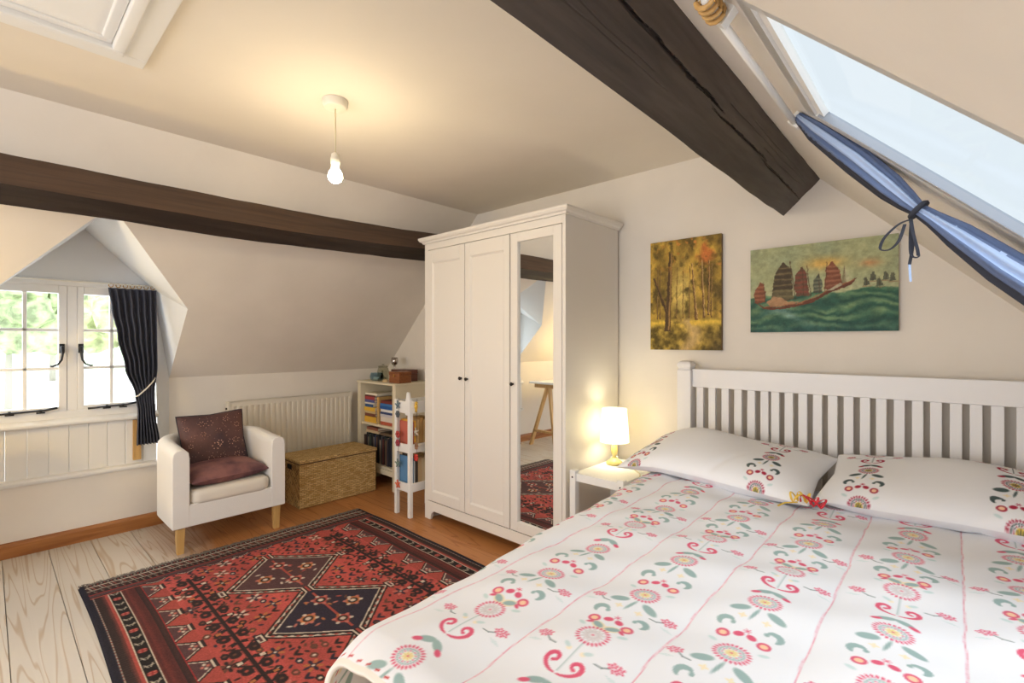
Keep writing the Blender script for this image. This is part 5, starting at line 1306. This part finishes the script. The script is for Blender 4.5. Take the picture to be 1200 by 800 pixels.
for q, wd_ in ((lp1,.006),(lp2,.007),(tl1,.006)):
    o = obj('tie_ribbon', ribbon(smooth_path(q), wd_), M['darkcloth'], sc_, recalc=False); s_ = o.modifiers.new('s', 'SOLIDIFY'); s_.thickness = .0015
o = obj('tie_ribbon', ribbon([(kx-.002,1.368,kz-.10),(kx-.001,1.367,kz-.12),(kx,1.367,kz-.138)], .005), M['bluelining'], sc_, recalc=False); o['label'] = 'pale ribbon end'

# ------------------------------------------------------------------ trestle desk at the near end (seen in the wardrobe mirror)
tt = obj('trestle_desk', MB().box(-3.735, -3.10, -1.42, -.055, .722, .745), M['tabletop'], bevel=.003); tag(tt, 'white desk top on pine trestles, seen in the wardrobe mirror', 'desk')
def trestle(label, y):
    r = thing('trestle', label, 'trestle', (-3.55, y, 0), None)
    obj('top_bar', MB().box(-3.70, -3.16, y-.02, y+.02, .675, .7215), M['trestle'], r, bevel=.003)
    for sx, xb in ((-1, -3.775), (1, -3.40)):
        obj('leg', MB().bar((-3.50+sx*.012, y, .70), (xb, y, .0), .026, .045, (0,1,0)), M['trestle'], r, bevel=.002)
    obj('brace', MB().bar((-3.725, y, .175), (-3.425, y, .175), .022, .045, (0,1,0)), M['trestle'], r, bevel=.002)
trestle('pine trestle at the desk end nearer the dormer, seen in the mirror', -.125); trestle('pine trestle at the far end of the desk from the dormer', -1.25)
dx_, dy_, dz_ = -3.32, -.72, .7455
dl = thing('desk_lamp', 'warm desk lamp standing on the trestle desk', 'lamp', (dx_, dy_, dz_))
obj('base', MB().lathe((dx_,dy_,dz_), [(.07,0),(.07,.012),(.02,.022),(.008,.03),(.008,.35)], 24), M['brass'], dl, smooth=True)
obj('lamp_shade', MB().lathe((dx_,dy_,dz_), [(.12,.20),(.085,.35)], 32, False, False), M['shade'], dl, smooth=True, recalc=False)
obj('bulb', MB().ball((dx_,dy_,dz_+.375), .026, 12, (1,1,1.3)), M['lampbulb'], dl, smooth=True)
light('desk_lamp_glow', 'POINT', (dx_, dy_, dz_+.42), 19, (1, .70, .26), rad=.04)

# ------------------------------------------------------------------ outside the dormer window
o = obj('drive', MB().grid(lambda u, v: (-5.2-u*72, -45+v*110, -2.8+.05*math.sin(u*9)), 12, 12), M['gravel']); o['kind'] = 'structure'
o = obj('lawn', MB().grid(lambda u, v: (-75-u*60, -60+v*160, -2.78+5*u*u), 16, 16), M['grass']); o['kind'] = 'structure'
def tree(label, x, y, z, r, h, m, seed):
    rnd = random.Random(seed); t = thing('tree', label, 'tree', (x, y, z), 'trees seen through the dormer window')
    obj('trunk', MB().tube([(x,y,z),(x+.1,y,z+h*.3),(x,y+.1,z+h*.55)], [r*.05,r*.04,r*.03], 10), M['bark'], t, smooth=True)
    mb = MB()
    for k in range(34):
        a = rnd.random()*2*PI; e = rnd.uniform(-.3, 1); q = r*rnd.uniform(.35, .85)
        c_ = (x+q*math.cos(a)*math.sqrt(max(.05, 1-e*e)), y+q*math.sin(a)*math.sqrt(max(.05, 1-e*e)), z+h*.56+e*h*.40); s_ = r*rnd.uniform(.22, .38)
        n0 = len(mb.v); mb.ball(c_, s_, 14)
        for i in range(n0, len(mb.v)):
            v_ = Vector(mb.v[i]); d = (v_-Vector(c_)); mb.v[i] = tuple(Vector(c_)+d*(1+.45*mn.noise(v_*1.1/r*4)+.2*mn.noise(v_*9/r)))
    obj('crown', mb, m, t)
tree('large pale green tree at the left of the left casement', -36, .8, -2.8, 3.4, 9.5, M['leaf2'], 1)
tree('light bushy tree showing between the two casements', -46, 8.0, -2.8, 4.0, 9.5, M['leaf1'], 2)
tree('pale tree half hidden by the dormer curtain', -44, 16.5, -2.8, 3.8, 9.0, M['leaf1'], 3)
tree('distant green tree behind the left glazing bar', -66, 4.5, -2.7, 5.5, 13, M['leaf1'], 4)
sw = MB()
for r_ in range(3):
    for k in range(40): sw.box(-17.2, -16.8, -6+k*.5+(.25 if r_ % 2 else 0), -6+k*.5+.48+(.25 if r_ % 2 else 0), -2.8+r_*.2, -2.8+r_*.2+.18)
o = obj('garden_wall', sw, M['stone'], bevel=.02); tag(o, 'low pale stone garden wall seen through the lower panes', 'garden wall')
